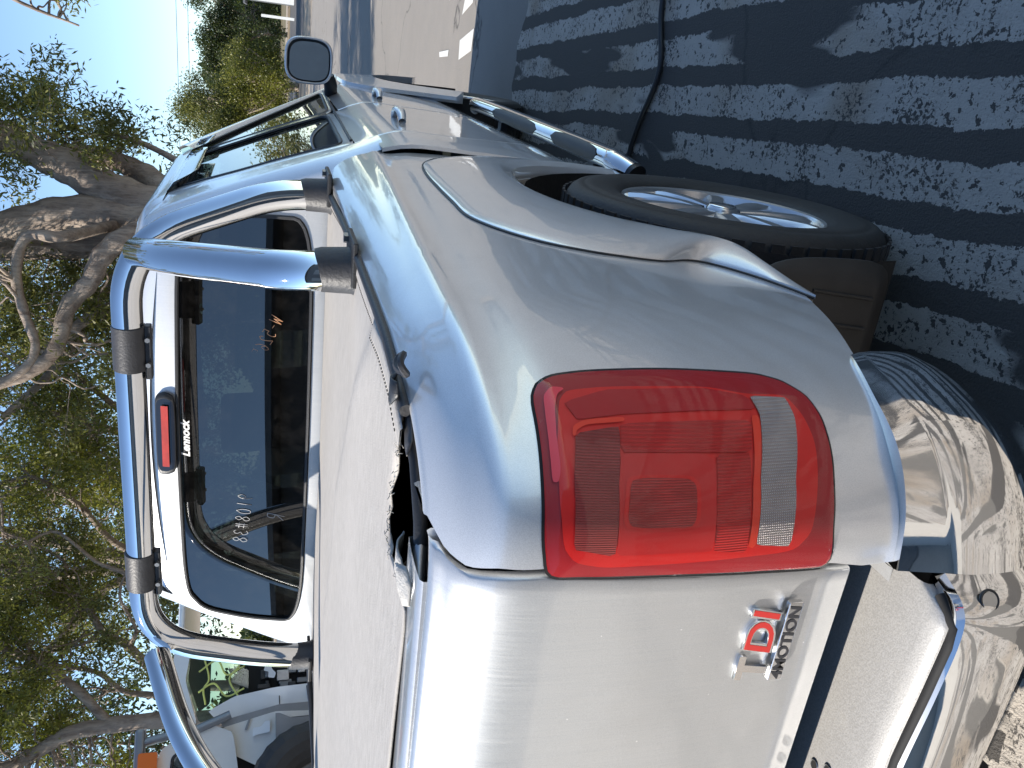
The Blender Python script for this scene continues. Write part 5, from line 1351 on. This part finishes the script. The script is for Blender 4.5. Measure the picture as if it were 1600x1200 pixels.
wbox('roof', 1.0, 2.02, 1.25, (1.9, 1.9, .05), M['paint_white'], ute)
plate('sun_visor', [(.52, 1.95), (.49, 1.79), (.12, 1.79), (.06, 1.87), (.3, 1.955)], .42, .03, simple('brown_trim', (.16, .125, .105), .8), ute)
plate('visor_panel', [(.46, 1.885), (.45, 1.80), (.27, 1.797), (.29, 1.85), (.35, 1.88)], .41, .01, simple('tan_trim', (.55, .32, .20), .7), ute)
plate('engine_bay', [(.48, 1.50), (.40, .55), (.15, .55), (.12, 1.60)], .55, .03, M['void'], ute, .02)
for k in range(14):
    a, z = rng.uniform(.17, .38), rng.uniform(1.0, 1.45)
    wbox('engine_part', a, z, .50+rng.uniform(-.04, .02), tuple(rng.uniform(.03, .11, 3)), [M['black'], M['grey_metal'], M['steel']][k % 3], ute, .006)
plate('broken_bracket', [(.384, 1.366), (.39, 1.33), (.34, 1.32), (.307, 1.288), (.267, 1.30), (.275, 1.35), (.32, 1.345), (.33, 1.385)], .42, .04, M['paint_white'], ute, .2)
sq_ = [[(0, 0), (.18, .10), (.30, .02), (.42, .12), (.40, .22)], [(.1, -.02), (.05, .12), (.16, .22), (.10, .34)], [(.28, -.02), (.22, .12), (.34, .20), (.26, .34)], [(.0, .28), (.12, .30), (.2, .26), (.36, .30)], [(-.02, .06), (-.07, .16), (0, .24)]]
V, F = [], []
for st in sq_:
    pts = [Vector(wp(.11+x*.95, 1.55+z*.95, .285)) for x, z in catmull(st, 6)]; v_, f_ = tube_vf(pts, .0075, 5); b0 = len(V); V += v_; F += [tuple(i+b0 for i in q) for q in f_]
mobj('chalk_writing', V, F, M['chalk_yellow'], ute)
plate('front_guard', [(.06, 1.79), (.15, 1.60), (.19, 1.30), (.21, .55), (.055, .55), (.055, 1.27), (-.03, 1.71)], .22, .05, M['paint_white'], ute, .05)
plate('guard_vent', [(.185, 1.060), (.19, .975), (.065, .975), (.07, 1.047)], .17, .02, M['black'], ute)
tube('guard_seam', [wp(.125, 1.265, .165), wp(.055, 1.262, .165)], .004, M['black'], ute, 5)
for z in (1.33, 1.36): pass
van = empty('wrecked_van', tuple(O2)); tag(van, 'cream van body with an orange corner lamp, standing in front of the chalk-marked wagon', 'van')
plate('door_edge', [(-.02, 1.70), (.061, 1.263), (.054, .60), (-.10, .60), (-.12, 1.3), (-.09, 1.66)], .12, .05, M['grey_metal'], van, .04)
plate('door_panel', [(-.07, 1.69), (.012, 1.298), (-.02, .80), (-.30, .80), (-.40, 1.35), (-.25, 1.62)], .09, .04, M['cream'], van, .05)
for k, (a, z) in enumerate(((-.10, 1.52), (-.13, 1.40))): plate('door_rib', [(a, z), (a+.08, z-.03), (a+.08, z-.045), (a, z-.02)], .05, .02, M['grey_metal'], van)
plate('door_grip', [(-.15, 1.46), (-.09, 1.46), (-.085, 1.40), (-.05, 1.37), (-.05, 1.335), (-.13, 1.335), (-.14, 1.43)], .04, .03, M['paint_white'], van, .15)
plate('upper_body', [(-.175, 2.107), (-.02, 1.80), (-.10, 1.60), (-.75, 1.50), (-.80, 2.13)], .03, .05, M['cream'], van, .10)
plate('window', [(-.33, 2.01), (-.235, 2.003), (-.20, 1.93), (-.21, 1.795), (-.30, 1.73), (-.65, 1.71), (-.66, 2.01)], -.01, .01, M['glass'], van, .18)
wl_ = [wp(a, z, -.018) for a, z in rounded([(-.33, 2.02), (-.230, 2.012), (-.19, 1.93), (-.20, 1.79), (-.30, 1.72), (-.65, 1.70), (-.66, 2.02)], .25, 5)]
tube('window_seal', wl_+[wl_[0]], .012, M['black'], van, 8)
wbox('roof_beam', -.42, 2.235, -.02, (.80, .10, .07), M['grey_metal'], van)
tube('roof_pillar', [wp(-.12, 2.25, -.03), wp(-.085, 2.05, -.03), wp(-.06, 1.85, -.03), wp(.02, 1.62, -.03)], .032, M['grey_metal'], van, 10)
plate('corner_lamp', [(-.180, 2.235), (-.182, 2.108), (-.42, 2.105), (-.42, 2.235)], -.06, .05, M['amber'], van, .08)
wbox('inner_body', -.86, 1.3, 1.1, (1.3, 1.9, 1.5), M['void'], van)
tbx = empty('tool_box', tuple(O2)); tag(tbx, 'dark grey steel tool box with a small square latch beside the cream van door', 'tool box')
plate('box_front', [(.012, 1.298), (-.044, 1.18), (-.048, .55), (-.62, .55), (-.60, 1.29)], -.12, .03, M['grey_metal'], tbx, .02)
wbox('box_body', -.32, .92, .02, (.56, .24, .72), M['black'], tbx); wbox('latch', -.20, 1.168, -.15, (.10, .02, .075), M['steel'], tbx, .004)
tube('latch_pin', [wp(-.17, 1.178, -.17), wp(-.17, 1.178, -.15)], .008, M['black'], tbx, 8)
tyr = empty('loose_tyre', tuple(O2)); tag(tyr, 'knobbly black off-road tyre leaning in front of the tool box at the left edge', 'tyre')
def tyre_torus(c, R, r, axis_tilt, parent):
    P = []; c = Vector(c)
    for i in range(56):
        a = 2*PI*i/56; row = []
        for j in range(14):
            b_ = 2*PI*j/14; rr = R+r*math.cos(b_)*(1.05 if (i % 2 and abs(b_-0) < 1.2 or b_ > 5.1 and i % 2) else 1)
            v = Vector((rr*math.cos(a), r*.85*math.sin(b_), rr*math.sin(a))); v = Rz @ (Matrix.Rotation(axis_tilt, 3, 'X') @ v); row.append(tuple(c+v))
        P.append(row)
    P.append(P[0]); return grid('tread', P, M['rubber'], parent, True, False)
tyre_torus(wp(-.56, 1.02, -.35), .34, .14, .15, tyr); tyre_torus(wp(-.56, .34, -.35), .34, .14, 1.45, tyr)
